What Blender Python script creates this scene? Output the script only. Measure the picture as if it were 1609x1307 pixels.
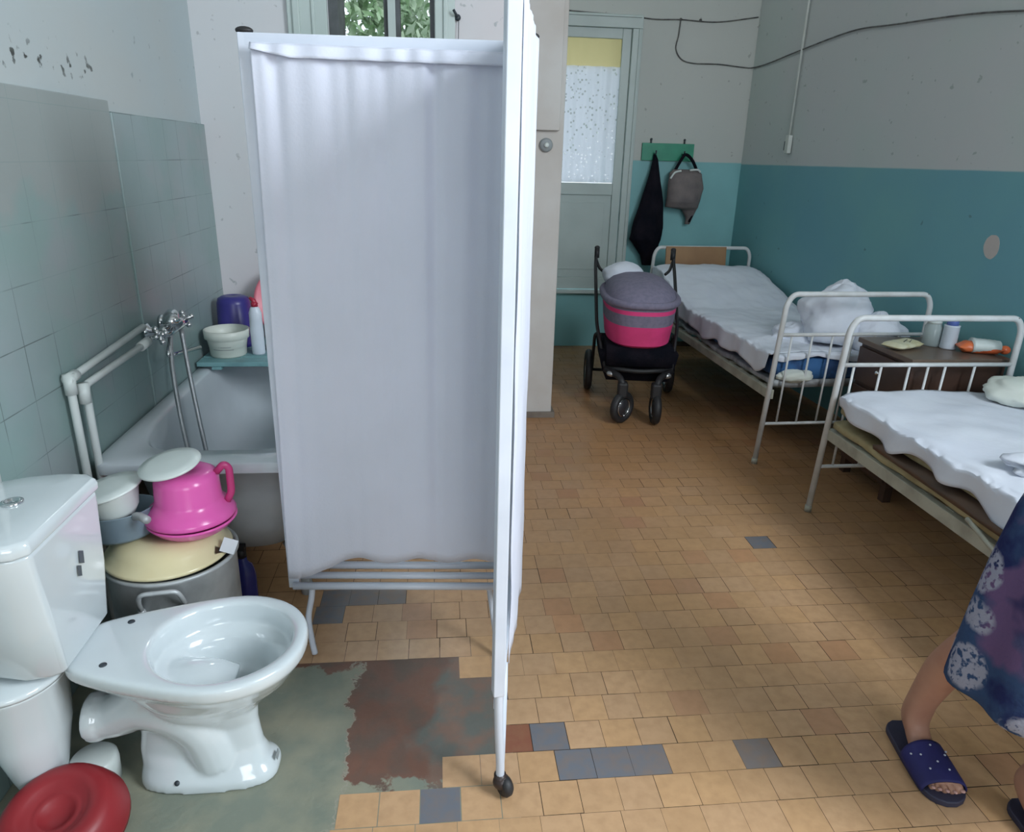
import bpy, math, random
from mathutils import Vector, Matrix, noise
random.seed(7)
PI = math.pi
S = bpy.context.scene
for o in list(bpy.data.objects): bpy.data.objects.remove(o)
COL = S.collection

# ------------------------------------------------------------------ camera
yaw, pit, rol = math.radians(6.1), math.radians(19.9), math.radians(1.5)
fw = Vector((math.sin(yaw)*math.cos(pit), math.cos(yaw)*math.cos(pit), -math.sin(pit)))
r0 = Vector((math.cos(yaw), -math.sin(yaw), 0)); u0 = r0.cross(fw)
rt = r0*math.cos(rol) + u0*math.sin(rol); up = -r0*math.sin(rol) + u0*math.cos(rol)
cd = bpy.data.cameras.new('camera'); cam = bpy.data.objects.new('camera', cd); COL.objects.link(cam)
cam.matrix_world = Matrix(((rt.x, up.x, -fw.x, 0), (rt.y, up.y, -fw.y, 0), (rt.z, up.z, -fw.z, 1.5), (0, 0, 0, 1)))
cd.sensor_fit = 'HORIZONTAL'; cd.sensor_width = 36; cd.lens = 36*1118/1609; cd.clip_start = .02
S.camera = cam

# ------------------------------------------------------------------ world, lights, exposure
S.view_settings.view_transform = 'Standard'; S.view_settings.look = 'None'
S.view_settings.exposure = 0.35; S.view_settings.gamma = 1; S.view_settings.use_curve_mapping = False
W = bpy.data.worlds.new('world'); S.world = W; W.use_nodes = True
W.node_tree.nodes['Background'].inputs[0].default_value = (.80, .90, 1, 1)
W.node_tree.nodes['Background'].inputs[1].default_value = 1.25
def area(name, loc, aim, sx, sy, power, col):
    l = bpy.data.lights.new(name, 'AREA'); l.shape = 'RECTANGLE'; l.size = sx; l.size_y = sy
    l.energy = power; l.color = col
    o = bpy.data.objects.new(name, l); COL.objects.link(o); o.location = loc
    o.rotation_euler = (Vector(aim)-Vector(loc)).to_track_quat('-Z', 'Y').to_euler()
    return o
area('daylight_side_window', (2.88, -.35, 2.85), (.5, 1.1, .8), 1.5, 1.6, 150, (.86, .93, 1))
area('daylight_rear_window', (1.0, -3.98, 2.1), (1.3, 5.0, 1.7), 1.9, 1.9, 54, (.88, .94, 1))
area('daylight_far_window', (-.22, 5.3, 4.2), (-.3, 2.7, .9), 1.6, 1.6, 130, (.86, .95, .96))

# ------------------------------------------------------------------ materials
def nodes(name):
    m = bpy.data.materials.new(name); m.use_nodes = True; nt = m.node_tree
    return m, nt, nt.nodes['Principled BSDF']
def rgba(c): return (c[0], c[1], c[2], 1)
def N(nt, t, **k):
    n = nt.nodes.new(t)
    for a, v in k.items(): setattr(n, a, v)
    return n
def mix(nt, fac, a, b):
    n = N(nt, 'ShaderNodeMix', data_type='RGBA')
    for s, v in ((n.inputs[0], fac), (n.inputs[6], a), (n.inputs[7], b)):
        if isinstance(v, (int, float)): s.default_value = v
        elif isinstance(v, tuple): s.default_value = rgba(v)
        else: nt.links.new(v, s)
    return n.outputs[2]
def math_(nt, op, a, b=0, c=None):
    n = N(nt, 'ShaderNodeMath', operation=op)
    for i, v in enumerate((a, b) if c is None else (a, b, c)):
        if isinstance(v, (int, float)): n.inputs[i].default_value = v
        else: nt.links.new(v, n.inputs[i])
    return n.outputs[0]
def noi(nt, scale, detail=3, vec=None, rough=.5):
    n = N(nt, 'ShaderNodeTexNoise'); n.inputs['Scale'].default_value = scale
    n.inputs['Detail'].default_value = detail; n.inputs['Roughness'].default_value = rough
    if vec is None: vec = N(nt, 'ShaderNodeTexCoord').outputs['Object']
    nt.links.new(vec, n.inputs['Vector']); return n.outputs[0]
def ramp(nt, v, lo, hi):
    n = N(nt, 'ShaderNodeMapRange'); n.inputs[1].default_value = lo; n.inputs[2].default_value = hi
    nt.links.new(v, n.inputs[0]); return n.outputs[0]
def bump(nt, b, h, s, d=.01):
    n = N(nt, 'ShaderNodeBump'); n.inputs['Strength'].default_value = s; n.inputs['Distance'].default_value = d
    nt.links.new(h, n.inputs['Height']); nt.links.new(n.outputs[0], b.inputs['Normal'])
def mat(name, c, rough=.5, c2=None, sc=6, lo=.4, hi=.65, bmp=0, bsc=60, metal=0, coat=0, trans=0, sss=0, spec=.5, alpha=1, spots=None, ssc=30, slo=.68):
    m, nt, b = nodes(name)
    b.inputs['Roughness'].default_value = rough; b.inputs['Metallic'].default_value = metal
    b.inputs['Coat Weight'].default_value = coat; b.inputs['Coat Roughness'].default_value = .08
    b.inputs['Transmission Weight'].default_value = trans; b.inputs['Alpha'].default_value = alpha
    b.inputs['Specular IOR Level'].default_value = spec
    col = c
    if c2 is None: c2 = tuple(x*.88 for x in c)
    out = mix(nt, ramp(nt, noi(nt, sc, 4), lo, hi), c, c2)
    if spots: out = mix(nt, ramp(nt, noi(nt, ssc, 3), slo, slo+.02), out, spots)
    nt.links.new(out, b.inputs['Base Color'])
    if bmp: bump(nt, b, noi(nt, bsc, 4), bmp)
    return m

WHITE_PAINT = mat('white_enamel_paint', (.70, .72, .73), .32, (.60, .61, .60), 12, bmp=.05, spots=(.10, .08, .07), ssc=28, slo=.735)
SCREEN_PAINT = mat('screen_white_paint', (.68, .73, .82), .35, (.60, .65, .74), 5)
CERAMIC = mat('glazed_ceramic', (.60, .66, .68), .12, (.56, .62, .64), 3, coat=.6)
ENAMEL = mat('tub_enamel', (.66, .71, .76), .16, (.60, .66, .70), 3, coat=.5)
ENAMEL_OUT = mat('tub_outer_grey', (.40, .43, .45), .6, (.34, .36, .38), 6, bmp=.1)
PIPE = mat('white_plastic_pipe', (.68, .73, .72), .35, (.60, .66, .64), 9)
CHROME = mat('chrome', (.72, .74, .76), .12, metal=1)
HOSE = mat('metal_hose', (.42, .44, .46), .3, metal=.8, bmp=.2, bsc=300)
BLACK = mat('black_rubber', (.018, .018, .020), .55)
DARKCLOTH = mat('black_cloth', (.006, .007, .012), .95, (.014, .012, .018), 8, bmp=.3, bsc=90, spec=.1)
STEEL = mat('galvanised_steel', (.46, .49, .50), .42, (.32, .34, .35), 9, metal=.25, bmp=.1)
PINK = mat('pink_plastic', (.80, .14, .46), .22, (.74, .11, .42), 4)
PINKDARK = mat('dark_pink_plastic', (.55, .05, .20), .3)
CREAM = mat('cream_enamel', (.72, .66, .42), .2, (.68, .60, .36), 5, coat=.3, spots=(.06, .035, .02), ssc=9, slo=.70)
GREYPLASTIC = mat('grey_blue_plastic', (.20, .27, .32), .4, (.16, .22, .27), 8)
OFFWHITE = mat('off_white_plastic', (.68, .74, .72), .3, (.62, .68, .66), 4)
CREAMPL = mat('milky_plastic', (.66, .70, .64), .35, (.60, .64, .58), 5)
NAVYPL = mat('navy_plastic', (.035, .03, .20), .35)
NAVYBOT = mat('blue_bottle_plastic', (.03, .035, .22), .25)
REDPL = mat('red_plastic', (.27, .016, .022), .45, (.22, .012, .018), 6, bmp=.08, bsc=12)
REDCAP = mat('red_cap', (.38, .02, .05), .35)
TEALBOARD = mat('teal_painted_wood', (.18, .36, .38), .5, (.14, .28, .30), 14, bmp=.15)
GREENBOARD = mat('green_painted_board', (.02, .26, .16), .35, (.03, .32, .19), 7)
BROWNBOARD = mat('plywood', (.36, .20, .09), .5, (.30, .16, .07), 5)
CABINET = mat('dark_varnished_wood', (.075, .040, .028), .4, (.055, .03, .022), 9)
CABTOP = mat('worn_cabinet_top', (.16, .115, .085), .35, (.12, .085, .065), 7)
SHEET = mat('white_cotton', (.74, .78, .86), .9, (.70, .74, .83), 5, bmp=.15, bsc=35, spec=.15)
CURT = mat('screen_cotton', (.70, .73, .84), .92, (.67, .70, .80), 3, bmp=.08, bsc=120, spec=.1)
PILLOW = mat('ivory_cotton', (.72, .76, .70), .9, (.66, .70, .64), 5, spec=.1)
BLUEMAT = mat('blue_mattress_ticking', (.035, .13, .32), .8, (.02, .06, .16), 7, lo=.45, hi=.55, bmp=.2)
GREYMAT = mat('grey_oilcloth', (.40, .42, .44), .4, (.20, .20, .20), 14, bmp=.4, bsc=20)
YELLOWMAT = mat('yellowed_mattress', (.42, .36, .20), .8, (.30, .24, .12), 9, bmp=.3, bsc=30)
BROWNCARD = mat('brown_hardboard', (.11, .06, .035), .6, (.07, .04, .025), 9)
RAIL = mat('cream_rail_paint', (.44, .44, .36), .5, (.32, .31, .25), 11)
BAGCLOTH = mat('taupe_bag_cloth', (.20, .17, .165), .8, (.15, .13, .13), 12, bmp=.2)
STROLLER_GREY = mat('stroller_grey_cloth', (.22, .20, .28), .8, (.18, .17, .24), 40, bmp=.1, bsc=200)
STROLLER_PINK = mat('stroller_pink_cloth', (.80, .06, .24), .7, (.70, .05, .20), 8)
SKIN = mat('skin', (.42, .23, .16), .55, (.36, .18, .125), 9)
NAIL = mat('nail', (.55, .32, .28), .3)
HAIR = mat('dark_brown_hair', (.03, .018, .012), .7, bmp=.4, bsc=90)
SLIP = mat('navy_slipper_cloth', (.018, .018, .12), .75, (.014, .014, .09), 12)
SLIPSOLE = mat('dark_slipper_sole', (.03, .03, .06), .6)
PALEDOT = mat('pale_print', (.55, .58, .68), .6)
INK = mat('dark_ink', (.03, .04, .05), .5)
GREYINK = mat('grey_ink', (.30, .33, .34), .5)
ORANGE = mat('orange_wrapper', (.75, .18, .06), .35, (.62, .12, .04), 14)
PAPER = mat('pale_wrapper', (.70, .68, .50), .4, (.60, .55, .32), 18)
CUP = mat('white_plastic_cup', (.62, .68, .76), .35)
WOODW = mat('greenish_white_joinery', (.50, .58, .56), .4, (.44, .52, .50), 3, bmp=.05)
DARKWOOD = mat('dark_weathered_joinery', (.10, .11, .12), .6, (.06, .07, .07), 9)
WIRE = mat('dark_cable', (.07, .07, .07), .6, (.16, .16, .15), 20)
CONDUIT = mat('white_conduit', (.62, .66, .62), .4)
PILLARP = mat('cream_plaster', (.56, .55, .53), .75, (.50, .47, .44), 3, bmp=.12, bsc=14, spots=(.12, .11, .10), ssc=9, slo=.74)
LEAF = mat('leaf', (.20, .34, .16), .5, (.46, .56, .40), 5)
BARK = mat('bark', (.12, .09, .06), .9)
STICKER = mat('label_white', (.66, .70, .74), .5)

def glass(name, tint=(1, 1, 1), rough=.0):
    m, nt, b = nodes(name)
    b.inputs['Base Color'].default_value = rgba(tint); b.inputs['Transmission Weight'].default_value = 1
    b.inputs['Roughness'].default_value = rough; b.inputs['IOR'].default_value = 1.1
    return m
GLASS = glass('window_glass'); JAR = mat('jar_glass', (.50, .58, .58), .15, alpha=.55); 
def voile(name, c, tr, hole=0):
    m, nt, b = nodes(name); out = nt.nodes['Material Output']
    b.inputs['Base Color'].default_value = rgba(c); b.inputs['Roughness'].default_value = .9
    t = N(nt, 'ShaderNodeBsdfTranslucent'); t.inputs[0].default_value = rgba(c)
    x = N(nt, 'ShaderNodeMixShader'); x.inputs[0].default_value = tr
    nt.links.new(b.outputs[0], x.inputs[1]); nt.links.new(t.outputs[0], x.inputs[2])
    if hole:
        k = N(nt, 'ShaderNodeTexVoronoi'); k.inputs['Scale'].default_value = 32
        tc = N(nt, 'ShaderNodeTexCoord'); nt.links.new(tc.outputs['Object'], k.inputs['Vector'])
        h = N(nt, 'ShaderNodeBsdfTransparent'); y = N(nt, 'ShaderNodeMixShader')
        f = ramp(nt, k.outputs['Distance'], .30, .16); f2 = math_(nt, 'MULTIPLY', f, hole)
        d = mix(nt, ramp(nt, k.outputs['Distance'], .34, .20), c, tuple(v*.72 for v in c)); nt.links.new(d, t.inputs[0])
        nt.links.new(f2, y.inputs[0]); nt.links.new(x.outputs[0], y.inputs[1]); nt.links.new(h.outputs[0], y.inputs[2])
        nt.links.new(y.outputs[0], out.inputs[0])
    else: nt.links.new(x.outputs[0], out.inputs[0])
    return m
LACE = voile('white_lace', (.80, .84, .90), .75, .35)
YELLOWBLIND = voile('yellow_blind', (.80, .70, .36), .6)

def wall_mat(name, hi_c, lo_c, split, wob=.004, hi2=None, lo2=None, mold=None, patch=None):
    m, nt, b = nodes(name); b.inputs['Roughness'].default_value = .55
    tc = N(nt, 'ShaderNodeTexCoord').outputs['Object']; sx = N(nt, 'ShaderNodeSeparateXYZ'); nt.links.new(tc, sx.inputs[0])
    z = math_(nt, 'ADD', sx.outputs[2], math_(nt, 'MULTIPLY', math_(nt, 'SUBTRACT', noi(nt, 7, 3, tc), .5), wob))
    f = ramp(nt, z, split-.004, split+.004)
    n1 = ramp(nt, noi(nt, 1.3, 4, tc), .38, .62)
    top = mix(nt, n1, hi_c, hi2 or tuple(v*.9 for v in hi_c)); low = mix(nt, n1, lo_c, lo2 or tuple(v*.85 for v in lo_c))
    top = mix(nt, ramp(nt, noi(nt, 22, 2, tc), .70, .74), top, tuple(v*.7 for v in hi_c))
    low = mix(nt, ramp(nt, noi(nt, 16, 2, tc), .72, .76), low, tuple(v*.6 for v in lo_c))
    out = mix(nt, f, low, top)
    if mold:
        y0, y1, z0, z1 = mold
        a = math_(nt, 'MULTIPLY', math_(nt, 'GREATER_THAN', sx.outputs[1], y0), math_(nt, 'LESS_THAN', sx.outputs[1], y1))
        zz = ramp(nt, math_(nt, 'ABSOLUTE', math_(nt, 'SUBTRACT', sx.outputs[2], (z0+z1)/2)), (z1-z0)/2, 0)
        k = ramp(nt, math_(nt, 'ADD', noi(nt, 24, 4, tc), math_(nt, 'MULTIPLY', zz, .10)), .66, .70)
        out = mix(nt, math_(nt, 'MULTIPLY', math_(nt, 'MULTIPLY', a, zz), k), out, (.05, .055, .05))
    if patch:
        for (py, pz, r, c) in patch:
            dy = math_(nt, 'SUBTRACT', sx.outputs[1], py); dz = math_(nt, 'SUBTRACT', sx.outputs[2], pz)
            d = math_(nt, 'SQRT', math_(nt, 'ADD', math_(nt, 'MULTIPLY', dy, dy), math_(nt, 'MULTIPLY', math_(nt, 'MULTIPLY', dz, dz), .8)))
            d = math_(nt, 'ADD', d, math_(nt, 'MULTIPLY', math_(nt, 'SUBTRACT', noi(nt, 18, 3, tc), .5), r*1.2))
            out = mix(nt, ramp(nt, d, r+.008, r-.008), out, c)
    nt.links.new(out, b.inputs['Base Color']); bump(nt, b, noi(nt, 9, 4, tc), .12)
    return m
UP = (.5,.5,.5); TEAL = (.135, .34, .36)
WALL_L = wall_mat('left_wall_paint', (.43, .50, .52), (.43, .50, .52), 0, mold=(1.0, 2.62, 1.645, 1.80), hi2=(.45, .49, .49))
WALL_B = wall_mat('far_wall_paint', (.54, .56, .53), (.24, .53, .55), 1.508, hi2=(.52, .55, .52))
WALL_R = wall_mat('right_wall_paint', (.50, .56, .54), (.17, .40, .42), 1.50, hi2=(.53, .55, .55), lo2=(.15, .36, .42))
WALL_W = wall_mat('window_wall_paint', (.60, .62, .64), (.60, .62, .64), 0, hi2=(.63, .60, .62))
CEIL = mat('ceiling_whitewash', (.62, .64, .62), .9)
# painted tile dado on the left wall
def dado(name, c1, c2, c3, zsplit):
    m, nt, b = nodes(name); b.inputs['Roughness'].default_value = .38
    tc = N(nt, 'ShaderNodeTexCoord').outputs['Object']; sx = N(nt, 'ShaderNodeSeparateXYZ'); nt.links.new(tc, sx.inputs[0])
    cb = N(nt, 'ShaderNodeCombineXYZ'); nt.links.new(math_(nt, 'SUBTRACT', sx.outputs[1], 2.66), cb.inputs[0]); nt.links.new(math_(nt, 'SUBTRACT', sx.outputs[2], .11), cb.inputs[1])
    br = N(nt, 'ShaderNodeTexBrick'); br.offset = 0; br.inputs['Scale'].default_value = 1
    br.inputs['Brick Width'].default_value = .15; br.inputs['Row Height'].default_value = .15
    br.inputs['Mortar Size'].default_value = .0016; br.inputs['Mortar Smooth'].default_value = .2
    br.inputs['Color1'].default_value = (0, 0, 0, 1); br.inputs['Color2'].default_value = (.16, .16, .16, 1); br.inputs['Mortar'].default_value = (1, 1, 1, 1)
    nt.links.new(cb.outputs[0], br.inputs['Vector'])
    n1 = ramp(nt, noi(nt, 2.2, 4, tc), .4, .6); n2 = ramp(nt, noi(nt, 3.3, 3, cb.outputs[0]), .52, .66)
    out = mix(nt, n1, c1, c2); out = mix(nt, math_(nt, 'MULTIPLY', n2, .6), out, c3)
    if zsplit:
        z = math_(nt, 'ADD', sx.outputs[2], math_(nt, 'MULTIPLY', math_(nt, 'SUBTRACT', noi(nt, 3.5, 4, tc), .5), .55))
        f = ramp(nt, z, zsplit-.03, zsplit+.03); out = mix(nt, f, out, (.30, .335, .33))
        gr = math_(nt, 'MULTIPLY', br.outputs['Fac'], math_(nt, 'SUBTRACT', 1.0, f))
    else: gr = br.outputs['Fac']
    out = mix(nt, math_(nt, 'MULTIPLY', br.outputs['Color'], .4), out, tuple(v*.8 for v in c1))
    gr = math_(nt, 'MULTIPLY', gr, ramp(nt, noi(nt, 4.5, 2, tc), .46, .62))
    out = mix(nt, gr, out, (.12, .16, .155))
    nt.links.new(out, b.inputs['Base Color']); bump(nt, b, math_(nt, 'SUBTRACT', noi(nt, 5, 3, tc), math_(nt, 'MULTIPLY', gr, .5)), .2)
    return m
DADO1 = dado('painted_wall_tiles_near', (.245, .345, .335), (.28, .35, .36), (.31, .33, .35), 1.36)
DADO2 = dado('painted_wall_tiles_far', (.24, .335, .33), (.29, .365, .375), (.33, .345, .36), 0)

# floor tiles (tint stored per tile) and the worn patch under them
m, nt, b = nodes('floor_tiles'); TILE = m
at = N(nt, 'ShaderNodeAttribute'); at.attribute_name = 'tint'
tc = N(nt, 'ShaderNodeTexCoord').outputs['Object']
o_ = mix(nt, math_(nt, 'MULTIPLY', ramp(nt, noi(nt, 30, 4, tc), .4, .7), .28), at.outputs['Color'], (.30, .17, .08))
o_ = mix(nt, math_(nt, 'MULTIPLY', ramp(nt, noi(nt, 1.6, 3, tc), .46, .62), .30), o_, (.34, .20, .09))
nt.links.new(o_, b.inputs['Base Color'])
rr = ramp(nt, noi(nt, 6, 3, tc), .3, .7); nt.links.new(math_(nt, 'ADD', math_(nt, 'MULTIPLY', rr, .16), .30), b.inputs['Roughness'])
bump(nt, b, noi(nt, 45, 3, tc), .08)
m, nt, b = nodes('worn_cement'); CEMENT = m
tc = N(nt, 'ShaderNodeTexCoord').outputs['Object']; sx = N(nt, 'ShaderNodeSeparateXYZ'); nt.links.new(tc, sx.inputs[0])
w1 = math_(nt, 'MULTIPLY', math_(nt, 'SUBTRACT', noi(nt, 9, 5, tc, .65), .5), .22)
x1 = math_(nt, 'ADD', sx.outputs[0], w1)
w2 = math_(nt, 'MULTIPLY', math_(nt, 'SUBTRACT', noi(nt, 6, 4, tc), .5), .25)
x2 = math_(nt, 'ADD', math_(nt, 'ADD', sx.outputs[0], math_(nt, 'MULTIPLY', sx.outputs[1], -.25)), w2)
green = mix(nt, ramp(nt, noi(nt, 7, 5, tc), .4, .65), (.20, .225, .18), (.29, .285, .21))
red = mix(nt, ramp(nt, noi(nt, 10, 5, tc), .42, .62), (.17, .085, .058), (.125, .085, .065))
grey = mix(nt, ramp(nt, noi(nt, 11, 5, tc), .4, .6), (.12, .125, .11), (.19, .12, .09))
ya = math_(nt, 'ADD', sx.outputs[1], w1)
f1 = math_(nt, 'MULTIPLY', ramp(nt, x1, -.275, -.265), ramp(nt, ya, 1.40, 1.41))
f1b = ramp(nt, ya, 1.845, 1.855); f1 = math_(nt, 'MAXIMUM', f1, math_(nt, 'MULTIPLY', f1b, math_(nt, 'GREATER_THAN', sx.outputs[0], -.60)))
o_ = mix(nt, f1, green, red); o_ = mix(nt, math_(nt, 'MULTIPLY', ramp(nt, x2, -.46, -.43), ramp(nt, ya, 1.40, 1.41)), o_, grey)
o_ = mix(nt, ramp(nt, math_(nt, 'ABSOLUTE', math_(nt, 'SUBTRACT', x1, -.268)), .006, .0), o_, (.32, .30, .24))
nt.links.new(o_, b.inputs['Base Color']); b.inputs['Roughness'].default_value = .5; bump(nt, b, noi(nt, 26, 5, tc), .3)
GROUT = mat('grout', (.05, .032, .02), .9)

# dress print
m, nt, b = nodes('dress_print'); DRESS = m; b.inputs['Roughness'].default_value = .95; b.inputs['Specular IOR Level'].default_value = .1
tc = N(nt, 'ShaderNodeTexCoord').outputs['Object']
v1 = N(nt, 'ShaderNodeTexVoronoi'); v1.inputs['Scale'].default_value = 7.5; nt.links.new(tc, v1.inputs['Vector'])
base = mix(nt, ramp(nt, noi(nt, 7, 4, tc), .45, .55), (.018, .024, .085), (.035, .065, .14))
base = mix(nt, ramp(nt, noi(nt, 5, 3, tc), .54, .60), base, (.12, .075, .16))
fl = ramp(nt, math_(nt, 'ADD', v1.outputs['Distance'], math_(nt, 'MULTIPLY', noi(nt, 30, 3, tc), .12)), .50, .44)
wv = ramp(nt, noi(nt, 70, 2, tc), .40, .50)
base = mix(nt, math_(nt, 'MULTIPLY', fl, wv), base, (.27, .28, .35))
nt.links.new(base, b.inputs['Base Color']); bump(nt, b, noi(nt, 110, 2, tc), .3)

# ------------------------------------------------------------------ mesh kit
class MB:
    def __init__(s): s.v = []; s.f = []; s.sm = []; s.mi = []; s.cur = 0
    def add(s, v, f, smooth=True):
        n = len(s.v); s.v += [Vector(p) for p in v]; s.f += [tuple(i+n for i in q) for q in f]; s.sm += [smooth]*len(f); s.mi += [s.cur]*len(f); return s
    def box(s, x0, x1, y0, y1, z0, z1, M4=None):
        v = [Vector(p) for p in ((x0,y0,z0),(x1,y0,z0),(x1,y1,z0),(x0,y1,z0),(x0,y0,z1),(x1,y0,z1),(x1,y1,z1),(x0,y1,z1))]
        if M4: v = [M4 @ p for p in v]
        return s.add(v, [(0,3,2,1),(4,5,6,7),(0,1,5,4),(1,2,6,5),(2,3,7,6),(3,0,4,7)], False)
    def loft(s, rings, cap0=True, cap1=True, closed=True):
        n = len(rings[0]); v = [p for r in rings for p in r]; f = []
        for i in range(len(rings)-1):
            for j in range(n if closed else n-1):
                k = (j+1) % n; f.append((i*n+j, i*n+k, (i+1)*n+k, (i+1)*n+j))
        if cap0: f.append(tuple(range(n))[::-1])
        if cap1: f.append(tuple((len(rings)-1)*n+j for j in range(n)))
        return s.add(v, f)
    def tube(s, pts, r, n=10, caps=True):
        pts = [Vector(p) for p in pts]; rs = r if isinstance(r, (list, tuple)) else [r]*len(pts)
        rings = []; t0 = (pts[1]-pts[0]).normalized(); a = t0.orthogonal().normalized()
        for i, p in enumerate(pts):
            t = ((pts[min(i+1, len(pts)-1)]-p).normalized()*1 + (p-pts[max(i-1, 0)]).normalized()*1).normalized() if 0 < i < len(pts)-1 else ((pts[1]-pts[0]) if i == 0 else (pts[-1]-pts[-2])).normalized()
            a = (a - t*a.dot(t)).normalized(); bb = t.cross(a)
            rings.append([p + (a*math.cos(2*PI*k/n) + bb*math.sin(2*PI*k/n))*rs[i] for k in range(n)])
        return s.loft(rings, caps, caps)
    def lathe(s, prof, c=(0, 0, 0), n=40, M4=None, sx=1, sy=1):
        rings = []
        for r, z in prof:
            ring = [Vector((max(r, .0004)*math.cos(2*PI*k/n)*sx, max(r, .0004)*math.sin(2*PI*k/n)*sy, z)) for k in range(n)]
            if M4: ring = [M4 @ p for p in ring]
            rings.append([p+Vector(c) for p in ring])
        return s.loft(rings)
    def ell(s, c, rx, ry, rz, n=20, m=12, M4=None):
        prof = [(math.sin(PI*i/m), -math.cos(PI*i/m)) for i in range(m+1)]
        rings = []
        for r, z in prof:
            ring = [Vector((max(r, .01)*math.cos(2*PI*k/n)*rx, max(r, .01)*math.sin(2*PI*k/n)*ry, z*rz)) for k in range(n)]
            if M4: ring = [M4 @ p for p in ring]
            rings.append([p+Vector(c) for p in ring])
        return s.loft(rings)
    def prism(s, poly, z0, z1): # poly in XY
        return s.add([(x, y, z0) for x, y in poly]+[(x, y, z1) for x, y in poly],
            [tuple(range(len(poly)))[::-1], tuple(len(poly)+i for i in range(len(poly)))] + [(i, (i+1) % len(poly), len(poly)+(i+1) % len(poly), len(poly)+i) for i in range(len(poly))], False)
    def build(s, name, m, parent=None, bevel=0, sub=0, solid=0, shift=None, flat=False):
        me = bpy.data.meshes.new(name)
        if shift is not None: s.v = [p-Vector(shift) for p in s.v]
        me.from_pydata([tuple(p) for p in s.v], [], s.f); 
        for i, p in enumerate(me.polygons): p.use_smooth = s.sm[i] and not flat; p.material_index = s.mi[i]
        for q in (m if isinstance(m, (list, tuple)) else [m]): me.materials.append(q)
        me.validate(); me.update()
        o = bpy.data.objects.new(name, me); COL.objects.link(o)
        if parent: o.parent = parent
        if solid: k = o.modifiers.new('solid', 'SOLIDIFY'); k.thickness = solid; k.offset = 0
        if bevel:
            k = o.modifiers.new('bevel', 'BEVEL'); k.width = bevel; k.segments = 3; k.limit_method = 'ANGLE'; k.angle_limit = .6
            for p in me.polygons: p.use_smooth = True
            k.harden_normals = True
        if sub: k = o.modifiers.new('sub', 'SUBSURF'); k.levels = sub; k.render_levels = sub
        return o
def fil(pts, r, n=6):
    pts = [Vector(p) for p in pts]; out = [pts[0]]
    for i in range(1, len(pts)-1):
        p = pts[i]; a = (pts[i-1]-p); b2 = (pts[i+1]-p); d = min(r, a.length*.49, b2.length*.49)
        A = p+a.normalized()*d; B = p+b2.normalized()*d
        for k in range(n+1):
            t = k/n; out.append(A*(1-t)**2 + p*2*t*(1-t) + B*t*t)
    out.append(pts[-1]); return out
def spline(pts, n=8):
    P = [Vector(p) for p in pts]; P = [P[0]*2-P[1]] + P + [P[-1]*2-P[-2]]; out = []
    for i in range(1, len(P)-2):
        for k in range(n):
            t = k/n; a, b2, c, d = P[i-1:i+3]
            out.append(.5*((2*b2) + (c-a)*t + (2*a-5*b2+4*c-d)*t*t + (3*b2-a-3*c+d)*t**3))
    out.append(P[-2]); return out
def tag(o, label, cat, group=None):
    o['label'] = label; o['category'] = cat
    if group: o['group'] = group
    return o
def thing(name, label, cat, loc=(0, 0, 0), rotz=0, group=None):
    o = bpy.data.objects.new(name, None); COL.objects.link(o); o.location = loc; o.rotation_euler = (0, 0, rotz)
    o.empty_display_size = .1
    return tag(o, label, cat, group)
def struct(o): o['kind'] = 'structure'; return o
def single(mb, name, m, label, cat, loc, group=None, **k):   # a thing that is one mesh; mb in world coordinates
    o = mb.build(name, m, shift=loc, **k); o.location = loc; return tag(o, label, cat, group)
def nz(x, y, z, s): return noise.noise(Vector((x, y, z))*s)

# ------------------------------------------------------------------ room shell
H = 4.0
RX = lambda y: 2.43 + (5.87-y)*.055          # right wall runs very slightly out of square
LX = -1.08
# floor tiles
poly = [(-.30, 1.20), (-.265, 1.30), (-.235, 1.378), (-.10, 1.378), (-.013, 1.40), (-.013, 1.478), (.18, 1.478), (.18, 1.578), (.15, 1.70), (.145, 1.82), (.078, 1.83), (.078, 1.925), (-.45, 1.925), (-1.10, 1.925), (-1.2, 1.0), (-.6, 1.0), (-.5, 1.15)]
def inside(x, y, P):
    c = False; j = len(P)-1
    for i in range(len(P)):
        if (P[i][1] > y) != (P[j][1] > y) and x < (P[j][0]-P[i][0])*(y-P[i][1])/(P[j][1]-P[i][1])+P[i][0]: c = not c
        j = i
    return c
greys = [(-.44, -.32, 2.03, 2.13), (-.44, -.085, 2.17, 2.28), (.24, .335, 1.478, 1.578), (.295, .605, 1.378, 1.478), (.813, .913, 1.378, 1.478), (-.06, .035, 1.25, 1.378), (1.245, 1.36, 2.48, 2.58), (-.12, -.013, 1.36, 1.478)]
reds = [(.17, .24, 1.478, 1.578)]
v = []; f = []; tint = []
row = -56
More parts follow.
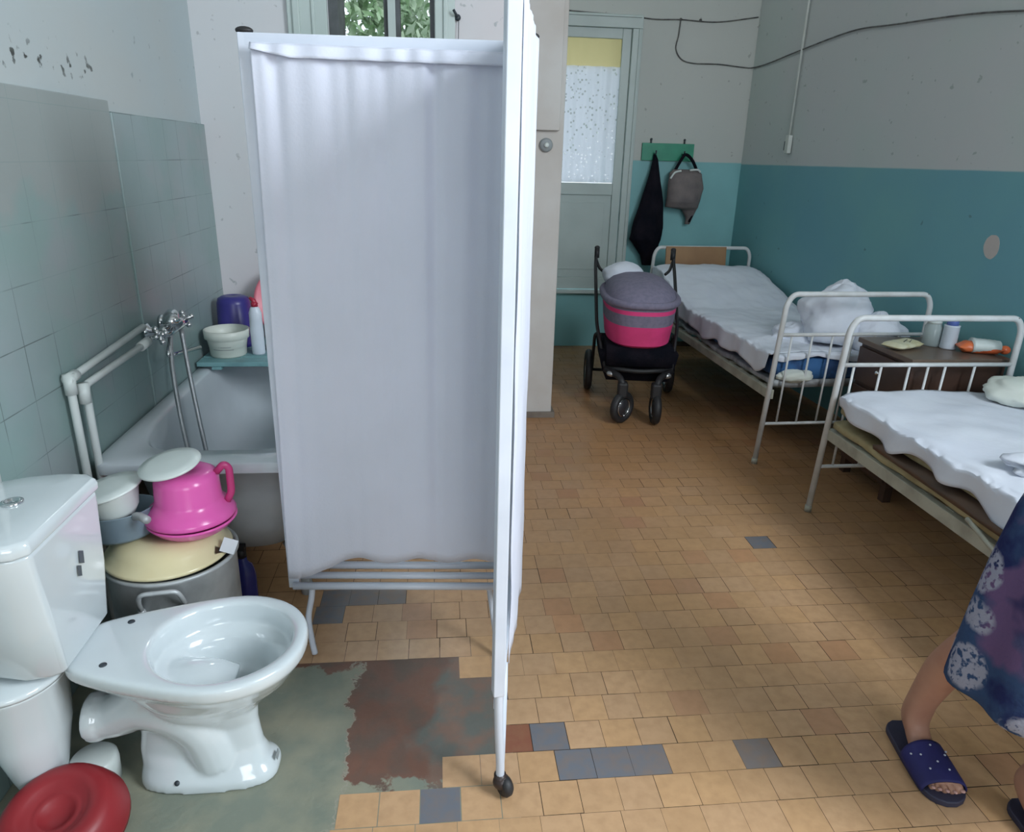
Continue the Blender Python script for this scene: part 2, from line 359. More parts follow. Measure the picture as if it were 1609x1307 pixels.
while True:
    random.seed(1000+row); y0 = 1.378 + row*.1
    if y0 > 5.9: break
    off = random.choice((0, .03, .05, .05, .07)) + (row % 2)*.04
    if row == 0: off = .295 % .1
    if row == 1: off = .24 % .1
    if row == -1: off = .04
    if row == 6: off = .08
    if row == 7: off = .06
    x = -1.2+off if row > 1 or row < 0 else math.floor(-1.2/.1)*.1+off
    while x < 2.95:
        cx, cy = x+.05, y0+.05
        if not inside(cx, cy, poly) and x < RX(cy)+.1:
            g = .0003+random.random()**2*.0013; zz = [random.uniform(-.00022, .00022) for _ in range(4)]
            n = len(v); v += [(x+g, y0+g, zz[0]), (x+.1-g, y0+g, zz[1]), (x+.1-g, y0+.1-g, zz[2]), (x+g, y0+.1-g, zz[3])]; f.append((n, n+1, n+2, n+3))
            k = random.uniform(.93, 1.05); h_ = random.uniform(-.012, .012)
            c = (.56*k+h_, .345*k, .185*k-h_)
            f_ = max(0, min(1, (cy-1.9+.5*nz(cx, cy, 0, 1.3))/1.6)); c = (c[0]*(1-.24*f_), c[1]*(1-.34*f_), c[2]*(1-.42*f_))  # browner tiles farther back; the floor's light falloff is painted into their tint
            if random.random() < .05: c = (c[0]*.93, c[1]*.84, c[2]*.86)
            for q in greys:
                if q[0] < cx < q[1] and q[2] < cy < q[3]: c = (.155, .165, .19)
            for q in reds:
                if q[0] < cx < q[1] and q[2] < cy < q[3]: c = (.24, .085, .05)
            if -.5 < cx < .05 and 1.05 < cy < 1.37 and random.random() < .12: c = (.15, .16, .15)
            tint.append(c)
        x += .1
    row += 1
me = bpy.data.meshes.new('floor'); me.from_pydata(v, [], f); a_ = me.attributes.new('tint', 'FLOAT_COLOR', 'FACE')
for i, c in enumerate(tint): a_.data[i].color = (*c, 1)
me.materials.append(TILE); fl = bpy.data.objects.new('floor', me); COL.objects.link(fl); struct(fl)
base = MB(); base.box(-1.2, 3.1, -4.3, 6.0, -.12, -.0012); bo = base.build('floor', GROUT, fl); struct(bo)
pm = MB()
pm.box(-1.15, .185, .9, 1.93, -.02, -.0005); po = pm.build('floor', CEMENT, fl); struct(po)
# walls
w = MB(); w.box(LX-.25, LX, -4.3, 6.1, -.1, H); struct(w.build('wall_left', WALL_L))
d1 = MB(); d1.box(LX-.01, LX+.008, -4.0, 2.655, 0, 1.645); struct(d1.build('trim_1', DADO1, bevel=.003))
d2 = MB(); d2.box(LX-.01, LX+.014, 2.655, 3.65, 0, 1.612); struct(d2.build('trim_2', DADO2, bevel=.003))
# right wall with a side window (behind the camera); the wall is a slanted slab cut round the opening
def rbox(mb, y0, y1, z0, z1, o0=0, o1=.3):
    vs = [(RX(y0)+o0, y0, z0), (RX(y0)+o1, y0, z0), (RX(y1)+o1, y1, z0), (RX(y1)+o0, y1, z0)]
    vs += [(a, b2, z1) for a, b2, c in vs]
    mb.add(vs, [(0,3,2,1),(4,5,6,7),(0,1,5,4),(1,2,6,5),(2,3,7,6),(3,0,4,7)], False)
w = MB(); rbox(w, .55, 6.1, -.1, H); rbox(w, -4.3, -1.25, -.1, H); rbox(w, -1.25, .55, -.1, 1.9); rbox(w, -1.25, .55, 3.7, H)
struct(w.build('wall_right', WALL_R))
# far wall with a glazed door opening
w = MB(); w.box(1.46, 2.9, 5.87, 6.12, -.1, H); w.box(.3, .55, 5.87, 6.12, -.1, H); w.box(.55, 1.46, 5.87, 6.12, 2.44, H); w.box(.55, 1.46, 5.87, 6.12, -.1, .47)
struct(w.build('wall_back', WALL_B))
# window wall, its return and the duct pier
w = MB(); wy0, wy1 = 3.65, 3.95
w.box(LX, -.48, wy0, wy1, -.1, H); w.box(-.01, .35, wy0, wy1, -.1, H); w.box(-.48, -.01, wy0, wy1, -.1, 1.30); w.box(-.48, -.01, wy0, wy1, 2.95, H)
w.box(.22, .35, wy1, 4.12, -.1, H)
struct(w.build('wall_front', WALL_W))
w = MB(); w.box(.33, .68, 4.10, 4.62, .03, H)
struct(w.build('wall_pier', PILLARP, bevel=.008))
w = MB(); w.box(.30, .70, 4.085, 4.63, -.05, .035); struct(w.build('baseboard_pier', mat('pier_plinth', (.20, .17, .14), .8, (.15, .12, .10), 8), bevel=.004))
w = MB(); w.box(.2, .345, 4.6, 5.9, -.1, H); struct(w.build('wall_alcove', WALL_B))
w = MB(); w.box(.40, .652, 4.068, 4.101, 1.645, H); struct(w.build('trim_3', PILLARP, bevel=.006))
w = MB(); w.box(-1.3, 0, -4.3, -4.05, -.1, H); w.box(2.0, 3.3, -4.3, -4.05, -.1, H); w.box(0, 2.0, -4.3, -4.05, -.1, 1.0); w.box(0, 2.0, -4.3, -4.05, 3.0, H)
struct(w.build('wall_rear', WALL_W))
w = MB(); w.box(-1.3, 3.3, -4.3, 6.1, H, H+.1); struct(w.build('ceiling', CEIL))
w = MB(); w.box(1.53, 2.42, 5.85, 5.875, 0, .04); struct(w.build('baseboard_back', mat('baseboard_brown', (.12, .09, .07), .6)))

# window_1 (above the screen)
def opening(name, x0, x1, z0, z1, y, trims):
    r = MB()
    for q in trims: r.box(*q)
    return r
c = MB(); c.box(-.655, -.482, 3.625, 3.655, 1.22, 3.0); c.box(-.008, .083, 3.625, 3.655, 1.22, 3.0); c.box(-.655, .083, 3.625, 3.655, 2.95, 3.05); c.box(-.68, .10, 3.58, 3.655, 1.20, 1.24)
c.box(-.63, -.60, 3.612, 3.63, 1.24, 2.98); c.box(-.55, -.535, 3.617, 3.63, 1.24, 2.98); c.box(.03, .05, 3.615, 3.63, 1.24, 2.98)
w1 = struct(c.build('window_1', WOODW, bevel=.004))
c = MB(); c.box(-.482, -.437, 3.66, 3.92, 1.3, 2.95); c.box(-.03, -.008, 3.66, 3.92, 1.3, 2.95); c.box(-.437, -.03, 3.86, 3.90, 1.3, 1.36); c.box(-.437, -.03, 3.86, 3.90, 2.89, 2.95)
c.box(-.245, -.225, 3.80, 3.90, 1.3, 2.95); c.box(-.19, -.17, 3.80, 3.90, 1.3, 2.95); c.box(-.19, -.03, 3.80, 3.86, 2.20, 2.26); struct(c.build('window_frame', DARKWOOD, w1))
c = MB(); c.box(-.225, -.19, 3.78, 3.84, 1.3, 2.95); struct(c.build('window_mullion', WOODW, w1))
c = MB(); c.box(-.437, -.03, 3.875, 3.879, 1.36, 2.89); struct(c.build('window_pane', GLASS, w1))
# window_2 (side) and window_3 (rear), both behind the camera
def rear_window(n, M4, wd, ht):
    c = MB()
    for q in ((-wd/2-.08, -wd/2, -.02, .03, -.08, ht+.08), (wd/2, wd/2+.08, -.02, .03, -.08, ht+.08), (-wd/2-.08, wd/2+.08, -.02, .03, -.08, 0), (-wd/2-.08, wd/2+.08, -.02, .03, ht, ht+.08), (-.03, .03, .05, .10, 0, ht), (-wd/2, wd/2, .05, .10, ht*.68, ht*.68+.05)): c.box(*q, M4)
    return struct(c.build(n, WOODW))
rear_window('window_2', Matrix.Translation((RX(-.35)-.01, -.35, 1.9)) @ Matrix.Rotation(-PI/2+.055, 4, 'Z'), 1.8, 1.8)
rear_window('window_3', Matrix.Translation((1.0, -4.06, 1.0)) @ Matrix.Rotation(PI, 4, 'Z'), 2.0, 2.0)

# door_1 in the far wall: glazed, with blind and lace
c = MB(); c.box(1.455, 1.53, 5.835, 5.875, .486, 2.429); c.box(.5, 1.53, 5.835, 5.875, 2.43, 2.52); c.box(1.50, 1.515, 5.825, 5.836, .49, 2.428); c.box(.5, 1.515, 5.825, 5.836, 2.50, 2.515); c.box(.5, 1.53, 5.80, 5.875, .46, .485)
dr = struct(c.build('door_1', WOODW, bevel=.004))
c = MB(); c.box(.56, .66, 5.86, 5.90, .49, 2.43); c.box(1.385, 1.452, 5.86, 5.90, .49, 2.43); c.box(.66, 1.385, 5.86, 5.90, 2.36, 2.43); c.box(.66, 1.385, 5.86, 5.90, 1.24, 1.33); c.box(.66, 1.385, 5.86, 5.90, .49, .585)
struct(c.build('door_leaf', WOODW, dr, bevel=.004))
c = MB(); c.box(.66, 1.385, 5.875, 5.895, .585, 1.24); c.box(.72, 1.33, 5.868, 5.878, .65, 1.18); struct(c.build('door_panel', WOODW, dr, bevel=.003))
c = MB(); c.box(.66, 1.385, 5.893, 5.897, 1.33, 2.36); struct(c.build('door_pane', GLASS, dr))
c = MB()
for z_ in (.72, 1.08): c.tube([(1.462, 5.852, z_-.03), (1.462, 5.852, z_+.03)], .008, 8)
struct(c.build('door_hinge', INK, dr))
c = MB(); n_ = 60
c.loft([[Vector((.66+.725*i/n_, 5.885+.004*math.sin(i*.5), z_)) for i in range(n_+1)] for z_ in (2.365, 2.165)], False, False, False)
single(c, 'window_blind', YELLOWBLIND, 'short yellow blind across the top pane of the far door', 'blind', (1.02, 5.88, 2.16))
c = MB(); n_ = 110
c.loft([[Vector((.66+.725*i/n_, 5.868+.008*math.sin(i*.42+.6*math.sin(i*.13)), z_)) for i in range(n_+1)] for z_ in (2.17, 1.9, 1.6, 1.335)], False, False, False)
single(c, 'lace_curtain', LACE, 'white dotted lace curtain behind the glass of the far door', 'curtain', (1.02, 5.87, 1.34))

# trees outside window_1
def tree(loc, R, h, label):
    t = thing('leafy_tree', label, 'tree', loc)
    tr = MB(); tr.tube([(0, 0, -3), (.1, 0, h*.4), (.0, .1, h)], [.12, .08, .04]); tr.build('trunk', BARK, t)
    lf = MB()
    for _ in range(7000):
        d = Vector((random.gauss(0, 1), random.gauss(0, 1), random.gauss(0, 1))).normalized()*R*random.uniform(.5, 1)**.5
        p = Vector((0, 0, h)) + d; a = Vector((random.gauss(0, 1), random.gauss(0, 1), random.gauss(0, 1))).normalized(); b2 = a.orthogonal().normalized(); s = random.uniform(.03, .075)
        lf.add([p-a*s, p-b2*s*.5, p+a*s, p+b2*s*.5], [(0, 1, 2, 3)], False)
    lf.build('foliage', LEAF, t)
tree((-.95, 7.35, 0), .98, 2.5, 'leafy green tree outside, seen through the left pane of the window')
tree((1.05, 8.6, 0), 1.15, 2.6, 'leafy green tree outside, seen through the right pane of the window')

# hook with string by the window; socket on the pier
c = MB(); c.ell((.095, 3.635, 2.09), .014, .012, .014); c.tube([(.095, 3.64, 2.09), (.085, 3.60, 2.10), (.075, 3.60, 2.115)], .006, 8); c.tube([(.1, 3.635, 2.09), (.098, 3.63, 2.0), (.10, 3.635, 1.9)], .0015, 6)
single(c, 'wall_hook', INK, 'small black hook with a string beside the window frame', 'hook', (.095, 3.65, 2.09))
t = thing('light_switch', 'round worn switch on the pier beside the white screen', 'switch', (.585, 4.1, 1.572))
RX90 = Matrix.Rotation(PI/2, 4, 'X')
c = MB(); c.lathe([(0, 0), (.036, 0), (.036, .012), (.028, .022), (0, .024)], (0, 0, 0), 28, RX90); c.build('base', GREYINK, t)
c = MB(); c.lathe([(0, .02), (.014, .022), (.012, .034), (0, .036)], (0, 0, 0), 20, RX90); c.build('knob', OFFWHITE, t)

# ------------------------------------------------------------------ cables, conduit
yb = 5.86
c = MB(); c.tube(spline([(.9, yb, 2.535), (1.1, yb, 2.525), (1.4, yb, 2.515), (1.62, yb, 2.50), (1.818, yb, 2.505), (2.1, yb, 2.50), (2.415, yb, 2.545)]), .0045, 6)
for x_ in (1.3, 1.818, 1.97): c.ell((x_, yb, 2.507), .012, .008, .010, 8, 6)
single(c, 'electric_cable', WIRE, 'dark twisted cable running level high across the far wall', 'cable', (1.6, 5.87, 2.5))
pts = [(1.818, yb, 2.505), (1.812, yb, 2.40), (1.80, yb, 2.31), (1.85, yb, 2.24), (1.95, yb, 2.215), (2.15, yb, 2.215), (2.35, yb, 2.20)]
pts += [(RX(5.85)-.012, 5.85, 2.20)] + [(RX(y_)-.012, y_, z_) for y_, z_ in ((5.6, 2.205), (5.2, 2.235), (4.6, 2.27), (4.2, 2.245), (3.6, 2.20), (3.0, 2.13), (2.2, 2.10))]
c = MB(); c.tube(spline(pts), .0045, 6)
single(c, 'electric_cable', WIRE, 'dark cable dropping in a loop from the far wall and on along the right wall', 'cable', (1.818, 5.87, 2.2))
t = thing('pull_cord_conduit', 'thin white vertical conduit ending in a small box on the right wall', 'conduit', (RX(5.2), 5.2, 1.6))
c = MB(); c.tube([(-.012, -.05, .1), (-.012, -.05, 1.88)], .008, 8); c.build('conduit', CONDUIT, t)
c = MB(); c.box(-.03, 0, -.085, -.035, -.02, .10); c.build('switch_box', CONDUIT, t, bevel=.005)
c = MB(); c.box(-.028, -.002, -.032, -.022, 0, .06); c.build('toggle', INK, t)
# bare plaster patch on the right wall is part of its paint: thin chipped plaster skin
c = MB(); n_ = 40
yy, zz_ = 3.17, 1.165
ring = [Vector((RX(yy+.046*(1+.12*nz(math.cos(2*PI*k/n_), math.sin(2*PI*k/n_), 3, 1.7))*math.cos(2*PI*k/n_))-.0015, yy+.046*(1+.12*nz(math.cos(2*PI*k/n_), math.sin(2*PI*k/n_), 3, 1.7))*math.cos(2*PI*k/n_), zz_+.055*(1+.12*nz(math.cos(2*PI*k/n_), math.sin(2*PI*k/n_), 8, 1.9))*math.sin(2*PI*k/n_))) for k in range(n_)]
c.loft([ring, [p+Vector((.0012, 0, 0)) for p in ring]], smooth) if False else c.loft([ring, [p+Vector((.0012, 0, 0)) for p in ring]]); c.sm = [False]*len(c.sm); struct(c.build('trim_4', mat('bare_plaster', (.52, .47, .44), .9, (.50, .46, .43), 30)))

# ------------------------------------------------------------------ coat rack, jacket, bag
t = thing('coat_rack', 'green painted hook board on the far wall above the jacket and bag', 'coat rack', (1.81, 5.87, 1.51))
c = MB(); c.box(-.21, .21, -.02, 0, 0, .13); c.build('board', GREENBOARD, t, bevel=.003)
for x_ in (-.14, .13):
    c = MB(); c.tube(fil([(x_, -.012, .13), (x_, -.012, .155)], .01), .006, 8); c.ell((x_, -.012, .158), .009, .009, .009, 10, 8); c.build('mount', INK, t)
for x_ in (-.11, .12):
    c = MB(); c.tube(fil([(x_, -.02, .05), (x_, -.065, .045), (x_, -.07, .075)], .015), .006, 8); c.build('hook', INK, t)
def hanging(mb, prof, xc, y, n=30, thick=.05, seed=0, fold=.12):
    # prof: (z, xl, xr, depth)
    rings = []
    for z, xl, xr, dp in prof:
        cx, hw = (xl+xr)/2, (xr-xl)/2; ring = []
        for k in range(n):
            a = 2*PI*k/n; rr_ = 1+fold*math.sin(a*5+z*6+seed)+.1*nz(math.cos(a)*2, math.sin(a)*2, z*5+seed, 1)
            ring.append(Vector((cx+hw*math.cos(a)*(1+.06*nz(z*9, a, seed, 1)), y-dp*.5+dp*.5*math.sin(a)*rr_, z)))
        rings.append(ring)
    mb.loft(rings)
def interp(prof, n):
    out = []
    for i in range(len(prof)-1):
        for k in range(n):
            t_ = k/n; out.append(tuple(a*(1-t_)+b2*t_ for a, b2 in zip(prof[i], prof[i+1])))
    out.append(prof[-1]); return out
c = MB(); hanging(c, interp([(1.555, 1.69, 1.712, .02), (1.52, 1.685, 1.725, .05), (1.40, 1.66, 1.745, .09), (1.20, 1.60, 1.785, .13), (1.0, 1.545, 1.80, .15), (.91, 1.53, 1.79, .15), (.87, 1.57, 1.78, .13), (.78, 1.64, 1.77, .10), (.70, 1.665, 1.75, .06)], 5), 1.7, 5.845, seed=2)
single(c, 'jacket', DARKCLOTH, 'black jacket hanging from the left hook of the green board', 'jacket', (1.68, 5.82, .75))
t = thing('cloth_bag', 'taupe cloth bag hanging from the right hook of the green board', 'bag', (1.95, 5.80, 1.05))
c = MB(); hanging(c, interp([(.40, -.10, .10, .06), (.37, -.135, .13, .10), (.26, -.14, .145, .15), (.16, -.150, .13, .15), (.115, -.145, .125, .12), (.095, .0, .12, .08), (.03, .045, .10, .05), (-.02, .045, .085, .03)], 5), 0, .035, seed=5, fold=.06); c.build('body', BAGCLOTH, t)
c = MB(); c.tube(spline([(-.09, 0, .38), (-.05, -.02, .47), (-.02, -.03, .51), (.04, -.02, .47), (.10, 0, .38)]), .012, 8); c.tube(spline([(.09, -.01, .39), (.13, -.01, .2), (.07, -.01, .0)]), .010, 8); c.build('strap', DARKCLOTH, t)
c = MB(); c.tube(spline([(-.13, -.045, .33), (-.10, -.05, .375), (-.05, -.05, .39)]), .008, 8); c.build('trim', OFFWHITE, t)
c = MB(); c.tube(spline([(.02, -.045, .395), (.08, -.045, .40), (.11, -.035, .385)]), .008, 8); c.build('trim', OFFWHITE, t)
c = MB(); c.ell((-.01, -.05, .20), .075, .025, .05, 16, 10); c.build('pocket', BAGCLOTH, t)

# ------------------------------------------------------------------ folding screen
t = thing('folding_screen', 'white folding privacy screen on feet with cotton curtains', 'screen', (-.02, 1.92, 0))
O = Vector((-.02, 1.92, 0))
def L_(x, y, z): return Vector((x, y, z))-O
A = (-.455, 1.955); B = (.175, 1.915); D = (.130, 1.365)     # far left post, hinge post, near post
E2 = (.212, 1.895)
def post(x, y, z0, z1, w, d, ang=0):
    c = MB(); c.box(-w/2, w/2, -d/2, d/2, z0, z1, Matrix.Translation(L_(x, y, 0)) @ Matrix.Rotation(ang, 4, 'Z')); return c
post(*A, .235, 1.765, .032, .026).build('post', SCREEN_PAINT, t, bevel=.003)
post(*B, .235, 1.765, .026, .026).build('post', SCREEN_PAINT, t, bevel=.003)
post(*E2, .235, 1.775, .026, .026).build('post', SCREEN_PAINT, t, bevel=.003)
post(*D, .30, 1.79, .028, .030, .12).build('post', SCREEN_PAINT, t, bevel=.003)
def rail(p, q, z, h, d):
    p = L_(*p, z); q = L_(*q, z); dv = q-p; an = math.atan2(dv.y, dv.x); c = MB()
    c.box(0, dv.xy.length, -d/2, d/2, -h/2, h/2, Matrix.Translation(p) @ Matrix.Rotation(an, 4, 'Z')); return c
rail(A, B, 1.75, .03, .026).build('top_rail', SCREEN_PAINT, t, bevel=.003)
rail(D, E2, 1.765, .03, .026).build('top_rail', SCREEN_PAINT, t, bevel=.003)
c = MB()
for dy, z_, r_ in ((-.022, .248, .012), (0.0, .272, .011), (.03, .29, .012)): c.tube([L_(A[0], A[1]+dy, z_), L_(B[0], B[1]+dy, z_)], r_, 10)
c.build('bottom_rail', SCREEN_PAINT, t)
rail(D, E2, .262, .026, .022).build('bottom_rail', SCREEN_PAINT, t, bevel=.003)
def leg(pts, r=.0095): c = MB(); c.tube(spline(pts), r, 10); return c.build('leg', SCREEN_PAINT, t)
leg([L_(-.40, 1.94, .245), L_(-.405, 1.938, .20), L_(-.418, 1.932, .13), L_(-.412, 1.925, .05), L_(-.405, 1.92, 0.004)])
leg([L_(.145, 1.91, .245), L_(.155, 1.90, .17), L_(.17, 1.88, .06), L_(.18, 1.86, .004)])
leg([L_(.131, 1.365, .31), L_(.133, 1.36, .2), L_(.138, 1.355, .10), L_(.138, 1.353, .035)], .011)
leg([L_(.160, 1.52, .262), L_(.155, 1.47, .22), L_(.146, 1.40, .12), L_(.140, 1.36, .05)], .009)
w_ = MB(); w_.lathe([(0, -.012), (.020, -.014), (.027, -.006), (.027, .006), (.020, .014), (0, .012)], L_(.150, 1.348, .0275), 28, Matrix.Rotation(.5, 4, 'Z') @ Matrix.Rotation(PI/2, 4, 'Y')); cw = w_.build('caster', BLACK, t)
w_ = MB(); w_.tube([L_(.138, 1.353, .03), L_(.138, 1.353, .062)], .015, 14); w_.ell(L_(.142, 1.352, .038), .022, .020, .020); w_.build('caster_housing', mat('brown_caster', (.035, .022, .02), .4), cw)
for (x_, y_, z_) in ((A[0]-.012, A[1], 1.77), (E2[0]+.012, E2[1], 1.775)):
    c = MB(); c.ell(L_(x_+(.012 if x_ < 0 else 0), y_, z_), .021, .015, .009); c.build('end_cap', BLACK, t)
def curtain(P, Q, ztop, zbot, amp, name, nfold, off, lead=.0, seed=0, bl=0, flare=0):
    # P,Q floor points; cloth hangs off the rail to one side (off)
    P = Vector(P); Q = Vector(Q); dv = Q-P; Lh = dv.length; dn = dv.normalized(); nn = Vector((dn.y, -dn.x))*off
    nu, nv = 150, 46; rings = []
    for j in range(nv+1):
        v_ = j/nv; ring = []
        for i in range(nu+1):
            u_ = i/nu
            zb = zbot(u_); z = ztop(u_) + (zb-ztop(u_))*v_
            ph = nfold*2*PI*(u_+.04*nz(u_*5, seed, 0, 1))+seed
            fold = amp*(1-.75*v_)*(math.sin(ph)+.5*math.sin(ph*2.3+1.3*v_+seed))*(.35+.65*abs(nz(u_*3+seed, 1, 0, 1.7))*2) + .006*nz(u_*4, v_*5, seed, 1.5)*v_
            ext = -flare*(v_**1.5) if u_ < .5 else 0
            uu = u_*Lh + (1-u_)*ext*2*(.5 if u_ < .5 else 0)
            p = P+dn*uu+nn*(.004+bl*v_+fold)
            ring.append(Vector((p.x, p.y, z))-O)
        rings.append(ring)
    c = MB(); c.loft(rings, False, False, False); return c.build(name, CURT, t, solid=.0022)
def zb_back(u):
    k = max(0, min(1, (u-.06)/.22)); k = k*k*(3-2*k)
    return .298+.058*k+.008*math.sin(u*23)*k - (.004 if u < .06 else 0)
curtain((-.437, 1.925), (.165, 1.893), lambda u: 1.742-.004*u, zb_back, .0065, 'curtain', 5, 1, seed=1, bl=.022, flare=.022)
curtain((.148, 1.385), (.236, 1.885), lambda u: 1.77-.02*u**8, lambda u: .255+.115*(1-u)+.006*math.sin(u*9), .0028, 'curtain', 4, 1, seed=4, bl=.004)
# header casing flap at the top of the back curtain
c = MB(); rings = []
for j in range(5):
    rings.append([L_(-.437+.602*i/90, 1.948-.029-.034*i/90-.003-.011*j/4-.004*math.sin(i*.55+1.7*math.sin(i*.11)), 1.740-.004*i/90-(.030-.016*max(0, 1-i/14))*j/4) for i in range(91)])
c.loft(rings, False, False, False); c.build('curtain_heading', CURT, t, solid=.002)

# ------------------------------------------------------------------ toilet
t = thing('toilet', 'white ceramic toilet without a seat beside the stacked pots', 'toilet', (-.62, 1.48, 0))
O = Vector((-.62, 1.48, 0)); TC = 1.482
def outline(s, z, dx=0, wy=.187, n=56, x0=-.862, x1=-.328):
    # rim outline: egg front, straight narrow deck at the back
    pts = []
    for k in range(n):
        a = 2*PI*k/n; ca, sa = math.cos(a), math.sin(a)
        cx = -.52; x = cx + (x1-cx)*ca if ca > 0 else cx + (cx-x0)*ca
        hw = wy
        if ca < 0:
            q = -ca; y = sa/abs(sa)*(wy*max(abs(sa), 0)**(.95-.65*q**.6)*(1-.36*q**1.3)) if abs(sa) > 1e-6 else 0
        else: y = wy*(1 if sa >= 0 else -1)*abs(sa)**.95
        px, py = cx+(x-cx)*s+dx, y*s
        pts.append(Vector((px, TC+py, z))-O)
    return pts
def ellr(cx, rx, ry, z, n=56, p=1.0): return [Vector((cx+rx*math.copysign(abs(math.cos(2*PI*k/n))**p, math.cos(2*PI*k/n)), TC+ry*math.copysign(abs(math.sin(2*PI*k/n))**p, math.sin(2*PI*k/n)), z))-O for k in range(n)]
body = MB()
rings = [ellr(-.592, .170, .080, 0, p=.7), ellr(-.592, .168, .079, .022, p=.7), ellr(-.600, .155, .062, .05, p=.75), ellr(-.608, .150, .044, .09, p=.8), ellr(-.605, .140, .044, .16, p=.85), ellr(-.592, .130, .066, .205), ellr(-.575, .150, .098, .25), ellr(-.560, .180, .132, .29), outline(.86, .330, wy=.180), outline(.95, .355, wy=.184), outline(.995, .368), outline(1.0, .388), outline(.985, .400),
         ellr(-.525, .172, .160, .401), ellr(-.525, .162, .150, .395), ellr(-.526, .157, .145, .37), ellr(-.527, .155, .142, .342), ellr(-.528, .140, .126, .334), ellr(-.530, .128, .114, .32), ellr(-.535, .105, .09, .26), ellr(-.54, .05, .046, .215)]
body.loft(rings)
tr = [Vector(p)-O for p in spline([(-.53, TC, .235), (-.60, TC, .265), (-.70, TC, .255), (-.765, TC, .205), (-.80, TC, .19), (-.862, TC, .185)], 5)]
body.tube(tr, [.075-.022*min(1, i/(len(tr)-1)*1.4) for i in range(len(tr))], 20)
tr = [Vector(p)-O for p in spline([(-.80, TC, .190), (-.73, TC, .222), (-.655, TC, .205), (-.595, TC, .145), (-.570, TC, .05)], 5)]
body.tube(tr, [.054+.016*min(1, i/8) for i in range(len(tr))], 20)
body.tube([Vector((-.863, TC, .186))-O, Vector((-.835, TC, .188))-O], .060, 24)
bo = body.build('bowl', CERAMIC, t)
k = bo.modifiers.new('rm', 'REMESH'); k.mode = 'VOXEL'; k.voxel_size = .0055; k.use_smooth_shade = True
k = bo.modifiers.new('sm', 'SMOOTH'); k.iterations = 7; k.factor = .6
for (x_, y_) in ((-.765, 1.562), (-.765, 1.402)):
    c = MB(); c.lathe([(0, 0), (.009, 0), (.008, .003), (0, .004)], Vector((x_, y_, .399))-O, 16); c.build('bolt_hole', INK, t)
c = MB(); c.lathe([(0, 0), (.008, 0), (.006, .006), (0, .007)], Vector((-.655, TC-.068, .03))-O, 14, Matrix.Rotation(.9, 4, 'X')); c.build('floor_screw', INK, t)
c = MB(); c.box(-.006, .006, -.013, .013, 0, .002, Matrix.Translation(Vector((-.427, TC-.008, .045))-O) @ Matrix.Rotation(1.25, 4, 'Y')); c.build('sticker', GREYINK, t)
# cistern
def tk(z, s, xs=1.0):
    P = [(-.822, -.150), (-.822, .150), (-.845, .172), (-.90, .178), (-.97, .165), (-1.02, .14), (-1.05, .10), (-1.05, -.10), (-1.02, -.14), (-.97, -.165), (-.90, -.185), (-.845, -.172)]
    return [Vector((-.94+(x-(-.94))*xs, TC+y*s, z))-O for x, y in P]
c = MB(); c.loft([tk(.398, .66, .86), tk(.415, .72, .95), tk(.55, .86, 1), tk(.70, .98, 1.0), tk(.728, .985, 1.0)]); 
for i in range(len(c.sm)): c.sm[i] = False
c.build('cistern', CERAMIC, t, bevel=.010)
c = MB(); c.loft([tk(.729, 1.02, 1.03), tk(.748, 1.03, 1.04), tk(.760, 1.0, 1.0), tk(.768, .86, .85), tk(.771, .5, .5)]); ld = c.build('cistern_lid', CERAMIC, t, bevel=.006)
c = MB(); c.lathe([(0, 0), (.022, 0), (.022, .006), (.014, .008), (.012, .004), (0, .004)], Vector((-.925, TC, .770))-O, 24); c.build('flush_button', CHROME, ld)
# the maker's mark: two dark overlapping diamonds
c = MB()
for dy, dz, s in ((.009, .012, .019), (-.009, -.013, .016)):
    M4 = Matrix.Translation(Vector((-.8175, TC+.012+dy, .610+dz))-O) @ Matrix.Rotation(-.03, 4, 'Y')
    c.add([M4 @ Vector(p) for p in ((0, -s*.6, -s*.5), (0, s*.25, -s), (0, s*.6, s*.5), (0, -s*.25, s))], [(0, 1, 2, 3)], False)
c.build('maker_mark', mat('mark_ink', (.07, .09, .11), .4), t, solid=.001)

# white tapered bin under the cistern and the two lids on the floor
t = thing('plastic_bin', 'white tapered lidded plastic bin standing under the near end of the cistern', 'bin', (-.968, 1.43, 0))
c = MB(); c.lathe([(0, 0), (.042, 0), (.047, .01), (.049, .03), (.048, .034), (.068, .10), (.096, .22), (.107, .35), (.112, .358), (.112, .366), (0, .366)], n=44, sx=.88); c.build('body', CERAMIC, t)
c = MB(); c.lathe([(0, .366), (.116, .366), (.118, .374), (.112, .382), (0, .386)], n=44, sx=.88); c.build('lid', CERAMIC, t)
def disc(name, loc, r, m, label, cat, tilt=(0, 0, 0), prof=None, grp=None):
    R = Matrix.Rotation(tilt[2], 4, 'Z') @ Matrix.Rotation(tilt[0], 4, 'X') @ Matrix.Rotation(tilt[1], 4, 'Y')
    c = MB(); c.lathe([(a*r, z) for a, z in prof], (0, 0, 0), 48, R); o = c.build(name, m); o.location = loc; return tag(o, label, cat, grp)
LIDP = [(0, 0), (.9, 0), (1, -.012), (1.0, -.016), (.97, -.014), (1.0, -.004), (.98, .004), (.93, .007), (.85, .004), (.5, .012), (.16, .015), (.13, .024), (0, .026)]
BASINP = [(0, .088), (.70, .088), (.78, .08), (.90, .02), (.95, .008), (1.0, .006), (1.0, 0), (.93, 0), (.86, .02), (.74, .074), (0, .080)]
disc('plastic_basin', (-.864, 1.300, .037), .137, REDPL, 'red upturned plastic basin on the floor leaning on the small white tub', 'basin', tilt=(.25, 0, 0), prof=[(0, .052), (.20, .052), (.26, .062), (.34, .066), (.40, .064), (.50, .078), (.60, .082), (.74, .080), (.84, .068), (.93, .04), (1.0, .012), (1.0, 0), (.95, .0), (.88, .03), (.7, .06), (0, .045)])
